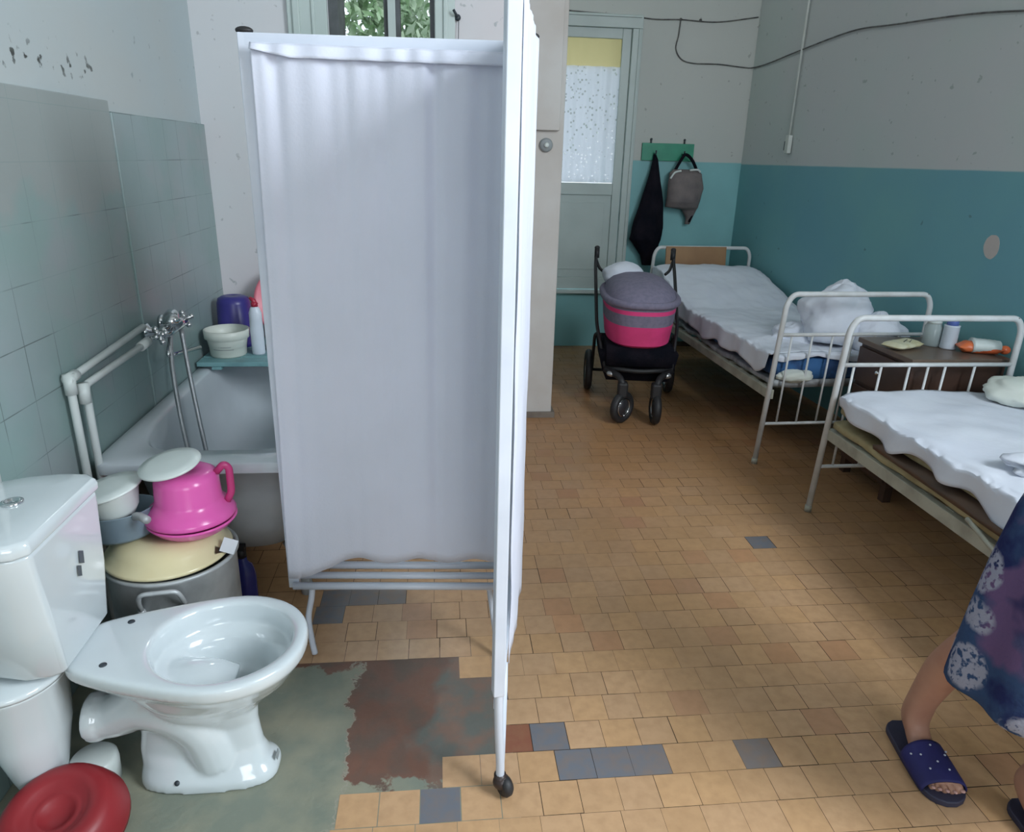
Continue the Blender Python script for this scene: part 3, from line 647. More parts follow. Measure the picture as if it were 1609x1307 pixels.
disc('plastic_tub', (-.868, 1.466, .0), .056, OFFWHITE, 'pale green-white plastic tub on the floor behind the red basin', 'tub', prof=[(0, .078), (.85, .078), (.97, .071), (1.0, .055), (.96, 0), (0, 0)])

# ------------------------------------------------------------------ pots and basins in front of the bathtub
PX, PY = -.775, 1.885
t = thing('stock_pot', 'large dented metal stock pot on the floor holding the stacked basins', 'pot', (PX, PY, 0))
c = MB(); c.lathe([(0, 0), (.155, 0), (.168, .012), (.17, .03), (.172, .395), (.180, .403), (.180, .411), (.172, .413), (.166, .405), (.164, .03), (0, .012)], n=56); c.build('body', STEEL, t)
for a in (-1.42, 1.7):
    M4 = Matrix.Rotation(a, 4, 'Z')
    c = MB(); c.tube([M4 @ Vector(p) for p in fil([(.168, -.056, .325), (.195, -.054, .37), (.206, -.046, .402), (.206, .046, .402), (.195, .054, .37), (.168, .056, .325)], .025)], .0065, 10)
    for s_ in (-1, 1): c.ell(M4 @ Vector((.172, s_*.056, .322)), .012, .012, .018, 10, 8)
    c.build('handle', STEEL, t)
def up(name, x, y, z, prof, m, label, tilt=0, az=0, cat='basin', grp=None, parts=None, n=56):
    o = thing(name, label, cat, (x, y, z)) if parts else None
    R = Matrix.Rotation(az, 4, 'Z') @ Matrix.Rotation(tilt, 4, 'Y')
    c = MB(); c.lathe(prof, (0, 0, 0), n, R)
    if o: c.build('bowl', m, o); parts(o, R); return o
    q = c.build(name, m); q.location = (x, y, z); return tag(q, label, cat, grp)
up('enamel_basin', PX-.005, PY-.005, .414, [(.155, 0), (.168, .003), (.172, .009), (.168, .015), (.158, .018), (.145, .042), (.124, .062), (.10, .070), (0, .072), (0, .068), (.10, .066), (.135, .042), (.150, .012)], CREAM, 'chipped cream enamel basin upside down on the metal stock pot')
up('plastic_bowl', -.705, PY-.002, .487, [(0, 0), (.085, 0), (.104, .014), (.118, .030), (.121, .034), (.119, .038), (.112, .036), (.098, .022), (.08, .01), (0, .008)], PINK, 'shallow pink plastic bowl under the upturned pink potty', cat='bowl')
def potty(o, R):
    c = MB(); c.tube(fil([(.100, .012, .035), (.113, .016, .06), (.113, .018, .135), (.100, .014, .148), (.080, .01, .125)], .012), .0105, 10)
    c.build('handle', PINKDARK, o)
up('potty', -.708, PY, .527, [(.112, 0), (.120, .002), (.122, .008), (.117, .018), (.106, .032), (.094, .043), (.088, .056), (.085, .11), (.079, .128), (.064, .137), (0, .140), (0, .134), (.06, .13), (.075, .07), (.10, .03)], PINK, 'bright pink potty turned upside down at the top of the stack', cat='potty', parts=potty)
up('pot_lid', -.732, PY-.035, .697, [(0, -.004), (.078, -.004), (.082, 0), (.080, .005), (.055, .009), (0, .013)], OFFWHITE, 'white enamel lid leaning on top of the upturned pink potty', tilt=-.20, az=.8, cat='lid')
up('pot_lid', -.888, PY-.06, .640, [(0, -.004), (.082, -.004), (.086, 0), (.084, .005), (.05, .008), (0, .010)], OFFWHITE, 'white enamel lid lying beside the cistern on a pale bowl', tilt=-.22, az=.3, cat='lid')
up('white_bowl', -.883, PY-.045, .552, [(0, 0), (.045, 0), (.06, .02), (.078, .075), (.081, .078), (.075, .078), (.055, .02), (0, .006)], OFFWHITE, 'pale bowl lying directly under the white lid beside the cistern', tilt=-.2, az=.3, cat='bowl')
def pan(o, R):
    c = MB(); c.tube([R @ Vector(p) for p in fil([(.085, 0, .07), (.11, 0, .078), (.155, .0, .076)], .03)], [.011]*9, 10); c.build('handle', STEEL, o)
up('saucepan', -.880, PY-.03, .488, [(0, 0), (.075, 0), (.085, .01), (.09, .075), (.093, .078), (.088, .078), (.08, .012), (0, .006)], GREYPLASTIC, 'grey-blue saucepan with its handle out, under the bowl beside the cistern', tilt=-.10, az=-.75, cat='pan', parts=pan)
t = thing('cleaner_bottle', 'dark blue cleaner bottle on the floor under the end of the bathtub', 'bottle', (-.682, 2.20, 0))
c = MB(); c.lathe([(0, 0), (.038, 0), (.042, .01), (.042, .13), (.034, .165), (.018, .182), (.016, .2), (0, .2)], n=30, sy=.75); c.build('body', NAVYBOT, t)
c = MB(); c.tube([(0, 0, .198), (0, 0, .225)], .017, 14); c.box(-.04, .015, -.012, .012, .222, .242); c.build('cap', BLACK, t)
c = MB(); c.box(-.036, -.006, -.0335, -.030, .03, .11); c.build('label', STICKER, t)
c = MB(); M4 = Matrix.Translation((-.601, 1.838, .446)) @ Matrix.Rotation(.35, 4, 'Y') @ Matrix.Rotation(-.5, 4, 'X')
c.box(-.02, .02, -.004, .004, -.018, .022, M4); single(c, 'paper_tag', STICKER, 'small square white tag on the rim of the stock pot', 'tag', (-.601, 1.838, .44))

# ------------------------------------------------------------------ bathtub
TX0, TX1, TY0, TY1, TZ = -1.062, -.37, 2.075, 3.63, .60
t = thing('bathtub', 'white enamelled bathtub along the tiled wall behind the screen', 'bathtub', (-.716, 2.85, 0))
O = Vector((-.716, 2.85, 0))
def se(x0, x1, y0, y1, z, p, n=96):
    cx, cy, rx, ry = (x0+x1)/2, (y0+y1)/2, (x1-x0)/2, (y1-y0)/2; out = []
    for k in range(n):
        a = 2*PI*(k+.5)/n; out.append(Vector((cx+rx*math.copysign(abs(math.cos(a))**p, math.cos(a)), cy+ry*math.copysign(abs(math.sin(a))**p, math.sin(a)), z))-O)
    return out
c = MB()
c.loft([se(TX0, TX1, TY0, TY1, TZ-.035, .10), se(TX0, TX1, TY0, TY1, TZ-.006, .10), se(TX0+.006, TX1-.006, TY0+.006, TY1-.006, TZ, .12),
        se(TX0+.055, TX1-.05, TY0+.11, TY1-.07, TZ-.002, .42), se(TX0+.063, TX1-.058, TY0+.118, TY1-.078, TZ-.012, .44),
        se(TX0+.075, TX1-.068, TY0+.135, TY1-.09, TZ-.10, .45), se(TX0+.095, TX1-.09, TY0+.16, TY1-.15, TZ-.25, .45), se(TX0+.13, TX1-.12, TY0+.20, TY1-.26, TZ-.36, .5), se(TX0+.19, TX1-.18, TY0+.30, TY1-.40, TZ-.395, .6)], False, True)
c.build('basin', ENAMEL, t)
c = MB()
c.loft([se(TX0+.008, TX1-.008, TY0+.008, TY1-.008, TZ-.034, .10), se(TX0+.045, TX1-.035, TY0+.05, TY1-.04, TZ-.036, .35), se(TX0+.055, TX1-.045, TY0+.06, TY1-.05, TZ-.15, .42), se(TX0+.075, TX1-.07, TY0+.09, TY1-.12, TZ-.27, .45), se(TX0+.12, TX1-.11, TY0+.15, TY1-.24, TZ-.38, .5), se(TX0+.20, TX1-.19, TY0+.30, TY1-.40, TZ-.415, .6)], False, True)
c.build('outer_shell', ENAMEL_OUT, t)
for x_ in (TX0+.14, TX1-.16):
    for y_ in (TY0+.20, TY1-.38):
        c = MB(); c.tube([Vector((x_, y_, .215))-O, Vector((x_*1.0+(.03 if x_ > -.7 else -.03), y_, .12))-O, Vector((x_+(.045 if x_ > -.7 else -.045), y_, 0))-O], [.03, .018, .024], 12); c.build('foot', ENAMEL_OUT, t)
# board across the tub
t = thing('bath_board', 'teal painted board laid across the far end of the bathtub', 'shelf', (-.71, 3.34, TZ))
c = MB()
for y0_, y1_ in ((-.235, -.15), (-.14, -.02), (-.01, .11), (.12, .235)): c.box(-.345, .32, y0_, y1_, .012, .032)
c.build('slats', TEALBOARD, t, bevel=.003)
for x_ in (-.26, .24):
    c = MB(); c.box(x_-.02, x_+.02, -.24, .24, .0, .012); c.build('batten', TEALBOARD, t)
ZS = TZ+.032
t = thing('plastic_tub', 'milky white food tub with a flared rim on the teal bath board', 'tub', (-.952, 3.24, ZS))
c = MB(); c.lathe([(0, 0), (.075, 0), (.079, .006), (.084, .075), (.098, .082), (.100, .118), (.094, .120), (.090, .085), (.076, .01), (0, .006)], n=44, sx=.98); bd = c.build('body', CREAMPL, t)
def text(s, size, m, M4, parent, name='lettering', ext=.0004):
    cu = bpy.data.curves.new(name, 'FONT'); cu.body = s; cu.size = size; cu.extrude = ext; cu.align_x = 'CENTER'; cu.align_y = 'CENTER'
    o = bpy.data.objects.new(name, cu); COL.objects.link(o); dg = bpy.context.evaluated_depsgraph_get(); me = bpy.data.meshes.new_from_object(o.evaluated_get(dg)); bpy.data.objects.remove(o)
    me.materials.append(m); q = bpy.data.objects.new(name, me); COL.objects.link(q); q.parent = parent; q.matrix_local = M4; return q
def faceM(x, y, z, rz=0): return Matrix.Translation((x, y, z)) @ Matrix.Rotation(rz, 4, 'Z') @ Matrix.Rotation(PI/2, 4, 'X')
c = MB()
for z_, w_, th in ((.052, .034, .0012), (.040, .046, .0011)):
    n_ = 16; pr = []
    for dz in (-th, th): pr.append([Vector((.0835*math.sin(-w_/.083+2*w_/.083*i/n_)*.98+.001, -.0835*math.cos(-w_/.083+2*w_/.083*i/n_), z_+dz)) for i in range(n_+1)])
    c.loft(pr, False, False, False)
c.build('print_line', GREYINK, bd, solid=.0008)
t = thing('plastic_bucket', 'navy blue plastic bucket upside down behind the milky tub', 'bucket', (-.962, 3.43, ZS))
c = MB(); c.lathe([(.088, 0), (.088, .02), (.082, .022), (.074, .20), (.068, .222), (.05, .232), (0, .235), (0, .228), (.06, .22), (.076, .02)], n=44); c.build('body', NAVYPL, t)
t = thing('toilet_cleaner_bottle', 'tall white bottle with a dark red cap on the bath board', 'bottle', (-.822, 3.25, ZS))
c = MB(); c.lathe([(0, 0), (.030, 0), (.032, .006), (.033, .10), (.031, .16), (.031, .19), (.022, .212), (.013, .22), (0, .222)], n=28, sx=.9, sy=.75); c.build('body', CUP, t)
c = MB(); c.lathe([(0, .218), (.015, .218), (.014, .236), (0, .24)], n=20); c.tube([(.004, 0, .225), (-.004, 0, .247), (-.018, 0, .258)], [.014, .010, .006], 12); c.build('cap', REDCAP, t)
t = thing('detergent_bottle', 'dark grey bottle half hidden behind the tall white bottle', 'bottle', (-.765, 3.32, ZS))
c = MB(); c.lathe([(0, 0), (.034, 0), (.036, .01), (.033, .10), (.018, .15), (.014, .17), (0, .172)], n=24); c.build('body', GREYPLASTIC, t)
c = MB(); c.lathe([(0, .168), (.016, .168), (.015, .195), (0, .197)], n=18); c.build('cap', INK, t)
up('plastic_basin', -.715, 3.585, ZS+.175, [(0, 0), (.10, 0), (.12, .01), (.165, .065), (.175, .068), (.175, .073), (.16, .070), (.11, .014), (0, .006)], mat('salmon_pink_plastic', (.78, .22, .28), .4), 'salmon pink basin on edge against the wall behind the bottles', tilt=-1.32, az=PI/2-.0)

# faucet, hoses, pipes
t = thing('bath_mixer_tap', 'chrome mixer tap with cross handles on the tiled wall above the bathtub', 'tap', (LX, 2.73, .875))
c = MB()
for y_ in (-.075, .075): c.lathe([(0, 0), (.030, 0), (.030, .012), (.016, .02), (.014, .07), (0, .07)], (.014, y_, 0), 24, Matrix.Rotation(PI/2, 4, 'Y'))
c.tube([(.085, -.11, 0), (.085, -.06, 0), (.085, .06, 0), (.085, .11, 0)], [.020, .024, .024, .020], 20); c.ell((.085, 0, .03), .028, .03, .035); c.build('body', CHROME, t)
for y_, s_ in ((-.135, -1), (.135, 1)):
    c = MB(); c.tube([(.085, y_-.03*s_, 0), (.085, y_+.01*s_, 0)], .014, 14)
    for k_ in range(4):
        a = k_*PI/2+.4; e = Vector((math.cos(a)*.026, .006*s_, math.sin(a)*.026)); c.tube([(.085, y_+.004*s_, 0), Vector((.085, y_, 0))+e], [.010, .009], 8); c.ell(Vector((.085, y_, 0))+e, .011, .009, .011, 10, 8)
    c.build('cross_handle', CHROME, t)
c = MB(); c.ell((.10, -.05, .045), .028, .045, .022, 18, 10, Matrix.Rotation(.5, 4, 'X')); c.tube(spline([(.10, -.08, .05), (.13, -.15, .035), (.14, -.18, .01)]), [.018]*9+[.02]*0+[.022]*8, 14) if False else c.tube([(.10, -.07, .06), (.13, -.10, .03)], [.016, .030], 18); c.build('hand_shower', CHROME, t)
c = MB(); c.tube(fil([(.085, -.02, -.01), (.085, -.05, -.05), (.09, -.10, -.085), (.10, .22, -.135)], .02), .0085, 10); c.build('spout', CHROME, t)
c = MB(); c.tube(spline([(.085, -.03, -.015), (.10, -.10, -.12), (.135, -.18, -.30), (.18, -.25, -.48), (.21, -.24, -.59), (.205, -.16, -.60), (.185, -.11, -.48), (.155, -.06, -.33), (.125, -.01, -.16), (.10, .04, -.02)]), .0085, 10); c.build('hose', HOSE, t)
t = thing('water_pipes', 'pair of white plastic water pipes bent along the tiles to the tap', 'pipe', (LX, 2.1, .87))
def pipe(pts, r=.0115): c = MB(); c.tube([Vector(p)-Vector((LX, 2.1, .87)) for p in fil(pts, .018)], r, 12); return c
pipe([(-1.048, 2.60, .905), (-1.048, 2.045, .880), (-1.048, 2.045, .02)]).build('pipe', PIPE, t)
pipe([(-1.035, 2.55, .853), (-1.035, 2.10, .845), (-1.035, 2.085, .02)]).build('pipe', PIPE, t)
for p, q in (((-1.048, 2.045, .835), (-1.048, 2.045, .895)), ((-1.048, 2.035, .880), (-1.048, 2.085, .882)), ((-1.035, 2.0855, .795), (-1.035, 2.0875, .855)), ((-1.035, 2.52, .852), (-1.035, 2.585, .856))):
    c = MB(); c.tube([Vector(p)-Vector((LX, 2.1, .87)), Vector(q)-Vector((LX, 2.1, .87))], .0165, 14); c.build('fitting', PIPE, t)
c = MB(); c.tube([(-1.05, 1.638, .02), (-1.05, 1.638, 2.6)], .014, 12)
single(c, 'riser_pipe', PIPE, 'white vertical pipe on the wall behind the cistern at the photo edge', 'pipe', (-1.05, 1.638, 0))

# ------------------------------------------------------------------ beds
def end_frame(par, y, w, lean, top, bar, low, spx, spz, seedn):
    c = MB(); c.tube(fil([(0, y, 0), (lean, y, top-.05), (lean+.03, y, top), (w-.03, y, top), (w, y, top-.05), (w, y, 0)], .125, 10), .0135, 14)
    fr = c.build('end_frame', WHITE_PAINT, par)
    c = MB(); c.tube([(lean*.8, y, bar), (w, y, bar)], .0095, 10); c.build('crossbar', WHITE_PAINT, par)
    c = MB(); c.tube([(lean*.3, y, low), (w, y, low)], .0085, 10); c.build('crossbar', WHITE_PAINT, par)
    for x_ in spx:
        c = MB(); c.tube([(x_, y, spz), (x_-.012, y, low)] if spz > low else [(x_, y, spz), (x_, y, low)], .0055, 8); c.build('spindle', WHITE_PAINT, par)
    for x_, z_ in ((0, 0), (w, 0)):
        c = MB(); c.tube([(x_, y, 0), (x_, y, .03)], .016, 12); c.build('foot_cap', RAIL, par)
def bed(label, loc, rotz, w, L, yfar, ynear, sp_near, sp_far, lean):
    b_ = thing('hospital_bed', label, 'bed', loc, rotz, 'white metal hospital beds')
    end_frame(b_, 0, w, lean, .905, .70, .225, sp_near, .70, 0)
    end_frame(b_, L, w, lean, .885, .70, .225, sp_far, .70, 1)
    for x_ in (.035, w-.03):
        c = MB(); lo, hi = sorted((0, L)); c.box(x_-.015, x_+.015, lo, hi, .36, .41); c.build('side_rail', RAIL, b_, bevel=.003)
    c = MB(); lo, hi = sorted((0.02*(1 if L > 0 else -1), L))
    for i in range(14): y_ = lo+(hi-lo)*(i+.5)/14; c.box(.04, w-.04, y_-.02, y_+.02, .40, .412)
    c.build('slats', RAIL, b_)
    return b_
bedA = bed('white metal hospital bed farther away, its foot frame by the nightstand', (1.665, 3.345, 0), math.radians(1.6), .82, 2.10, 0, 0, (.10, .21, .32, .43, .55, .68), (.12, .26, .40, .54, .68), .045)
bedB = bed('white metal hospital bed nearer the camera beside the patterned dress', (1.685, 2.795, 0), 0, .825, -1.95, 0, 0, (.09, .215, .345, .432, .512, .65), (.12, .26, .40, .54, .68), .04)

def drape(x0, x1, y0, y1, top, sideL, sideR, endN=None, nu=70, nv=110, th=.004, lean=0.0):
    """closed sheet: top(x,y) height, side drops as functions of v"""
    mb = MB(); rings = []
    for j in range(nv+1):
        v_ = j/nv; y = y0+(y1-y0)*v_; ring = []
        dL, dR = sideL(v_), sideR(v_); w = x1-x0; tot = dL+w+dR
        for i in range(nu+1):
            s = tot*i/nu
            if s < dL: x = x0-.006-.004*math.sin(y*40+s*9); z = top(x0, y)-(dL-s); x -= .012*math.sin(y*23)*(dL-s)/max(dL, .01)
            elif s > dL+w: x = x1+.006; z = top(x1, y)-(s-dL-w)
            else:
                x = x0+(s-dL); z = top(x, y)
                e = min(x-x0, x1-x); z -= .018*max(0, 1-e/.035)**2
            ring.append(Vector((x, y, z)))
        rings.append(ring)
    mb.loft(rings, False, False, False); return mb
def wr(x, y, s=1, k=7): return s*(.012*nz(x*.8, y, 1, k)+.006*nz(x, y, 9, k*2.3)+.006*abs(nz(x*1.5+y, y-x, 4, k)))
RT = Matrix.Rotation(math.radians(1.6), 4, 'Z')
# --- bed A bedding (local coordinates of the bed)
def slab(par_loc, rotz, x0, x1, y0, y1, z0, z1, m, name, label, cat, bev=.03, wob=.006, nx=14, ny=40, zf=None):
    mb = MB(); rings = []
    lo = MB()
    P = []
    for j in range(ny+1):
        y = y0+(y1-y0)*j/ny; ring = []
        dz = zf(y) if zf else 0
        for k in range(32):
            a = 2*PI*(k+.5)/32; p_ = .28
            x = (x0+x1)/2+(x1-x0)/2*math.copysign(abs(math.cos(a))**p_, math.cos(a)); z = (z0+z1)/2+(z1-z0)/2*math.copysign(abs(math.sin(a))**p_, math.sin(a))
            ring.append(Vector((x+wob*nz(x, y, z, 9), y, z+dz+wob*nz(y, x, z+5, 8))))
        P.append(ring)
    mb.loft(P); o = mb.build(name, m); o.location = par_loc; o.rotation_euler = (0, 0, rotz); 
    return tag(o, label, cat)
def headslope(y): return .17*max(0, min(1, (y-1.25)/.62))
slab((1.665, 3.345, 0), math.radians(1.6), .045, .79, .03, 2.06, .414, .450, GREYMAT, 'oilcloth_pad', 'grey crumpled oilcloth pad under the far bed sheet', 'pad', wob=.012)
slab((1.665, 3.345, 0), math.radians(1.6), .05, .78, .035, 2.04, .456, .562, BLUEMAT, 'mattress', 'blue mattress showing at the foot of the far bed', 'mattress', zf=lambda y: headslope(y))
def topA(x, y): return .590 + headslope(y) + wr(x, y, .9) + .007*math.sin(y*3+x*5)
s_ = drape(.030, .800, .06, 2.03, topA, lambda v: .105+.022*math.sin(v*9+1)**2+.014*math.sin(v*31)-.04*max(0, 1-v/.08), lambda v: .05)
o = s_.build('bed_sheet', SHEET, solid=.003); o.location = (1.665, 3.345, 0); o.rotation_euler = (0, 0, math.radians(1.6)); tag(o, 'white rumpled sheet spread over the raised head of the far bed', 'sheet')
# sheet end turned down over the foot
c = MB(); rings = []
for j in range(9):
    rings.append([Vector((.045+.75*i/70, .062-.04*math.sin(min(1, j/3)*PI/2)-.004*math.sin(i*.6), topA(.045+.75*i/70, .06)-.002-(.004+.012*(i/70)+.014*abs(math.sin(i*.09+1.2)))*max(0, j-1)/4)) for i in range(71)])
c.loft(rings, False, False, False); q = c.build('turned_edge', SHEET, o, solid=.003)
# plywood board propped at the head
c = MB(); c.box(.10, .585, -.008, .008, 0, .20, Matrix.Rotation(-.12, 4, 'X')); pb = c.build('plywood_board', BROWNBOARD, bevel=.003)
pb.location = tuple(Vector((1.665, 3.345, 0)) + RT @ Vector((.03, 2.065, .695))); pb.rotation_euler = (0, 0, math.radians(1.6)); tag(pb, 'brown plywood board standing at the head of the far bed', 'board')
def blob(c, cx, cy, cz, rx, ry, rz, seed, amp=.28, n=40, m=26, flat=True):
    rings = []
    for i in range(m+1):
        ph = PI*i/m; ring = []
        for k in range(n):
            a = 2*PI*k/n; d = Vector((math.sin(ph)*math.cos(a), math.sin(ph)*math.sin(a), -math.cos(ph)))
            r_ = 1+amp*noise.noise(d*1.6+Vector((seed, 0, 0)))+amp*.35*noise.noise(d*4.5+Vector((0, seed, 0)))+amp*.12*noise.noise(d*11+Vector((0, seed, 3)))
            z = d.z*rz*r_
            if flat and z < -rz*.55: z = -rz*.55+(z+rz*.55)*.1
            ring.append(Vector((cx+d.x*rx*r_, cy+d.y*ry*r_, cz+z)))
        rings.append(ring)
    c.loft(rings)
c = MB(); blob(c, 2.14, 3.62, .72, .20, .15, .19, 3.1, .30); single(c, 'blanket_bundle', SHEET, 'tall bundled white blanket on the foot end of the far bed', 'blanket', (2.17, 3.6, .6))
c = MB(); blob(c, 2.31, 3.50, .655, .15, .12, .12, 8.3, .30); single(c, 'towel_bundle', SHEET, 'smaller white towel heap leaning against the bundled blanket', 'towel', (2.31, 3.5, .58))
c = MB(); blob(c, 1.98, 3.72, .61, .14, .12, .07, 5.7, .35); single(c, 'crumpled_cloth', SHEET, 'low crumpled white cloth left of the bundled blanket on the far bed', 'cloth', (1.98, 3.72, .58))
# blue-and-white bundle hanging under the sheet at the foot
c = MB(); blob(c, 1.83, 3.385, .475, .10, .045, .035, 4.4, .2, flat=False); single(c, 'folded_towel', PILLOW, 'small folded pale towel tucked at the foot of the blue mattress', 'towel', (1.83, 3.39, .47))

# --- bed B bedding
bl = (1.685, 2.795, 0)
slab(bl, 0, .03, .80, -1.90, -.03, .412, .455, YELLOWMAT, 'straw_pad', 'yellowed straw pad on the slats of the near bed', 'pad', wob=.010)
c = MB(); rings = []
for j in range(30):
    y = -.35-1.0*j/29; rings.append([Vector((.012-.02*j/29, y, .457)), Vector((.30, y, .460)), Vector((.30, y, .468)), Vector((.008-.02*j/29, y+.0, .475+.004*math.sin(j)))])
c.loft(rings); o = c.build('hardboard_sheet', BROWNCARD); o.location = bl; tag(o, 'dark brown hardboard sticking out under the near mattress', 'board')
c = MB(); c.tube([(-.012, -.92, .452), (-.035, -1.30, .36)], .008, 8); o = c.build('wooden_lath', RAIL); o.location = bl; tag(o, 'thin pale lath poking out at the side of the near bed', 'lath')
slab(bl, 0, .045, .80, -1.88, -.035, .478, .560, YELLOWMAT, 'mattress', 'yellowish mattress under the smooth white sheet of the near bed', 'mattress')
def topB(x, y): return .578 + wr(x, y, .8, 5) + .014*math.sin(max(0, min(1, (x)/.8))*PI) + .022*math.exp(-((y+.95)**2)/.03)*max(0, 1-abs(x-.45)/.5)
s_ = drape(.03, .80, -1.87, -.035, topB, lambda v: .075+.015*math.sin(v*17)+.012*math.sin(v*41+1)+.02*(1-v), lambda v: .06)
o = s_.build('bed_sheet', SHEET, solid=.003); o.location = bl; tag(o, 'white sheet stretched over the near bed, hanging over its side', 'sheet')
c = MB(); blob(c, 2.43, 2.60, .632, .15, .14, .065, 2.2, .18); single(c, 'pillow', PILLOW, 'ivory pillow on the near bed at the right edge of the photo', 'pillow', (2.43, 2.6, .59))
c = MB(); blob(c, 2.06, 1.90, .62, .26, .12, .045, 6.2, .30); single(c, 'folded_blanket', SHEET, 'white folded blanket lying across the near bed beside the dress', 'blanket', (2.06, 1.9, .59))

# ------------------------------------------------------------------ nightstand and things on it
t = thing('nightstand', 'dark wooden nightstand between the two hospital beds', 'nightstand', (2.31, 3.055, 0))
c = MB(); c.box(-.225, .225, -.20, .20, .08, .685); c.build('body', CABINET, t, bevel=.004)
c = MB(); c.box(-.24, .24, -.215, .215, .685, .71); c.build('top', CABTOP, t, bevel=.004)
for y0_, y1_, nm in ((.50, .67, 'drawer'), (.10, .48, 'door')):
    c = MB(); c.box(-.24, -.225, -.19, .19, y0_, y1_); q = c.build(nm, CABINET, t, bevel=.003)
    c = MB(); c.ell((-.248, 0, (y0_+y1_)/2), .012, .012, .012); c.build('knob', CHROME, q)
for x_ in (-.2, .2):
    for y_ in (-.175, .175):
        c = MB(); c.box(x_-.02, x_+.02, y_-.02, y_+.02, 0, .08); c.build('leg', CABINET, t)
ZT = .711
def packet(name, m, loc, lx, ly, h, rz, label, cat, seed, tail=None):
    t = thing(name, label, cat, loc, rz)
    rings = []; n_ = 26
    for i in range(n_+1):
        u_ = i/n_; x = -lx/2+lx*u_; e = min(1, min(u_, 1-u_)*6); hw = ly/2*(.85+.15*e)
        rings.append([Vector((x, hw*math.cos(2*PI*k/24)*(1+.08*nz(u_*5, k*.5, seed, 1)), h/2+h/2*math.sin(2*PI*k/24)*(.08+.92*e)*(1+.25*nz(u_*6, k*.4, seed+3, 1)))) for k in range(24)])
    c = MB(); c.loft(rings); b_ = c.build('wrapper', m, t)
    if tail: tail(t)
    return t
packet('snack_packet', PAPER, (2.155, 3.05, ZT), .20, .11, .035, .45, 'crumpled pale yellow paper packet at the left of the nightstand top', 'packet', 2,
       lambda t: [MB().tube([(-.03, -.02, .036), (.03, .0, .036)], .0018, 6).build('print', INK, t), MB().tube([(.0, -.03, .034), (.05, -.01, .034)], .0015, 6).build('print', INK, t)])
c = MB(); c.lathe([(0, 0), (.038, 0), (.040, .005), (.040, .09), (.030, .105), (.030, .122), (.028, .122), (.028, .104), (.037, .088), (.037, .006), (0, .004)], n=30)
t = thing('glass_jar', 'clear glass jar between the paper packet and the white cup', 'jar', (2.33, 3.10, ZT)); c.build('jar', JAR, t)
c = MB(); c.lathe([(0, .105), (.031, .106), (.031, .124), (0, .126)], n=24); c.build('lid', OFFWHITE, t)
t = thing('plastic_cup', 'white plastic beaker with a blue top on the nightstand', 'cup', (2.375, 3.04, ZT))
c = MB(); c.lathe([(0, 0), (.034, 0), (.036, .006), (.034, .02), (.033, .105), (.0345, .11), (0, .111)], n=30); c.build('body', CUP, t)
c = MB(); c.lathe([(0, .110), (.026, .111), (.024, .135), (.008, .15), (0, .152)], n=24); c.build('cap', mat('blue_cap', (.10, .16, .45), .4), t)
def otail(t):
    c = MB(); c.ell((.10, -.005, .024), .024, .02, .020); c.build('knot', ORANGE, t)
    rings = []
    for i in range(20):
        u_ = i/19; rings.append([Vector((-.04+.115*u_, .050*math.cos(2*PI*k/16)*(1-.25*u_)-.003, .036+.034*math.sin(2*PI*k/16)*(1-.2*u_)+.004*nz(u_*7, k, 0, 1))) for k in range(16)])
    MB().loft(rings).build('bag', OFFWHITE, t)
packet('food_bag', ORANGE, (2.465, 2.95, ZT), .19, .085, .055, -.35, 'orange wrapper with a white bag knotted on it at the right of the nightstand', 'bag', 7, otail)

# ------------------------------------------------------------------ stroller
t = thing('baby_stroller', 'black-framed baby stroller with grey and pink carrycot beside the far bed', 'stroller', (1.245, 4.33, 0), math.radians(-9))
def cotring(z, s, sy=1, n=48):
    out = []
    for k in range(n):
        a = 2*PI*k/n; out.append(Vector((.212*s*math.copysign(abs(math.cos(a))**.75, math.cos(a)), .06+.40*sy*s*math.copysign(abs(math.sin(a))**.72, math.sin(a)), z)))
    return out
def band(z0, s0, z1, s1, m, nm, par=t, cap=False):
    c = MB(); c.loft([cotring(z0+(z1-z0)*i/3, s0+(s1-s0)*i/3) for i in range(4)], cap, False); return c.build(nm, m, par)
cot = band(.440, .80, .465, .93, STROLLER_PINK, 'carrycot', cap=True)
band(.465, .93, .585, 1.0, STROLLER_PINK, 'pink_panel', cot)
band(.585, 1.0, .655, 1.03, STROLLER_GREY, 'grey_panel', cot)
band(.655, 1.03, .68, 1.035, STROLLER_PINK, 'pink_stripe', cot); band(.68, 1.035, .70, 1.04, STROLLER_GREY, 'grey_stripe', cot)
c = MB(); r_ = cotring(.715, 1.05); c.tube(r_+[r_[0]], .022, 12); c.build('padded_rim', STROLLER_GREY, t)
c = MB(); c.loft([cotring(.72, 1.03), cotring(.765, .95), cotring(.80, .78), cotring(.825, .5), cotring(.835, .15)], False, True); c.build('apron', STROLLER_GREY, t)
def tb(pts, r=.011, nm='frame_tube', rr=.06): c = MB(); c.tube(fil(pts, rr), r, 10); return c.build(nm, BLACK, t)
for s in (-1, 1):
    tb([(s*.20, -.24, .30), (s*.255, .02, .52), (s*.262, .36, .80), (s*.262, .44, .86), (s*.255, .46, .93)])
    tb([(s*.25, .30, .14), (s*.255, .12, .44), (s*.225, -.02, .46)])
    tb([(s*.20, .35, .80), (s*.235, .41, .815), (s*.258, .46, .87)], .010, 'hood_strut', .03)
    c = MB(); c.tube([(s*.255, .452, .88), (s*.255, .462, .945)], .017, 12); c.ell((s*.255, .463, .947), .018, .018, .014); c.build('handle_grip', BLACK, t)
    c = MB(); c.ell((s*.165, -.28, .285), .032, .03, .02); c.build('bracket_cap', mat('silver_cap', (.55, .57, .58), .25, metal=.8), t)
    tb([(s*.10, -.38, .245), (s*.12, -.33, .28), (s*.20, -.24, .30)], .02, 'fork_arm', .02)
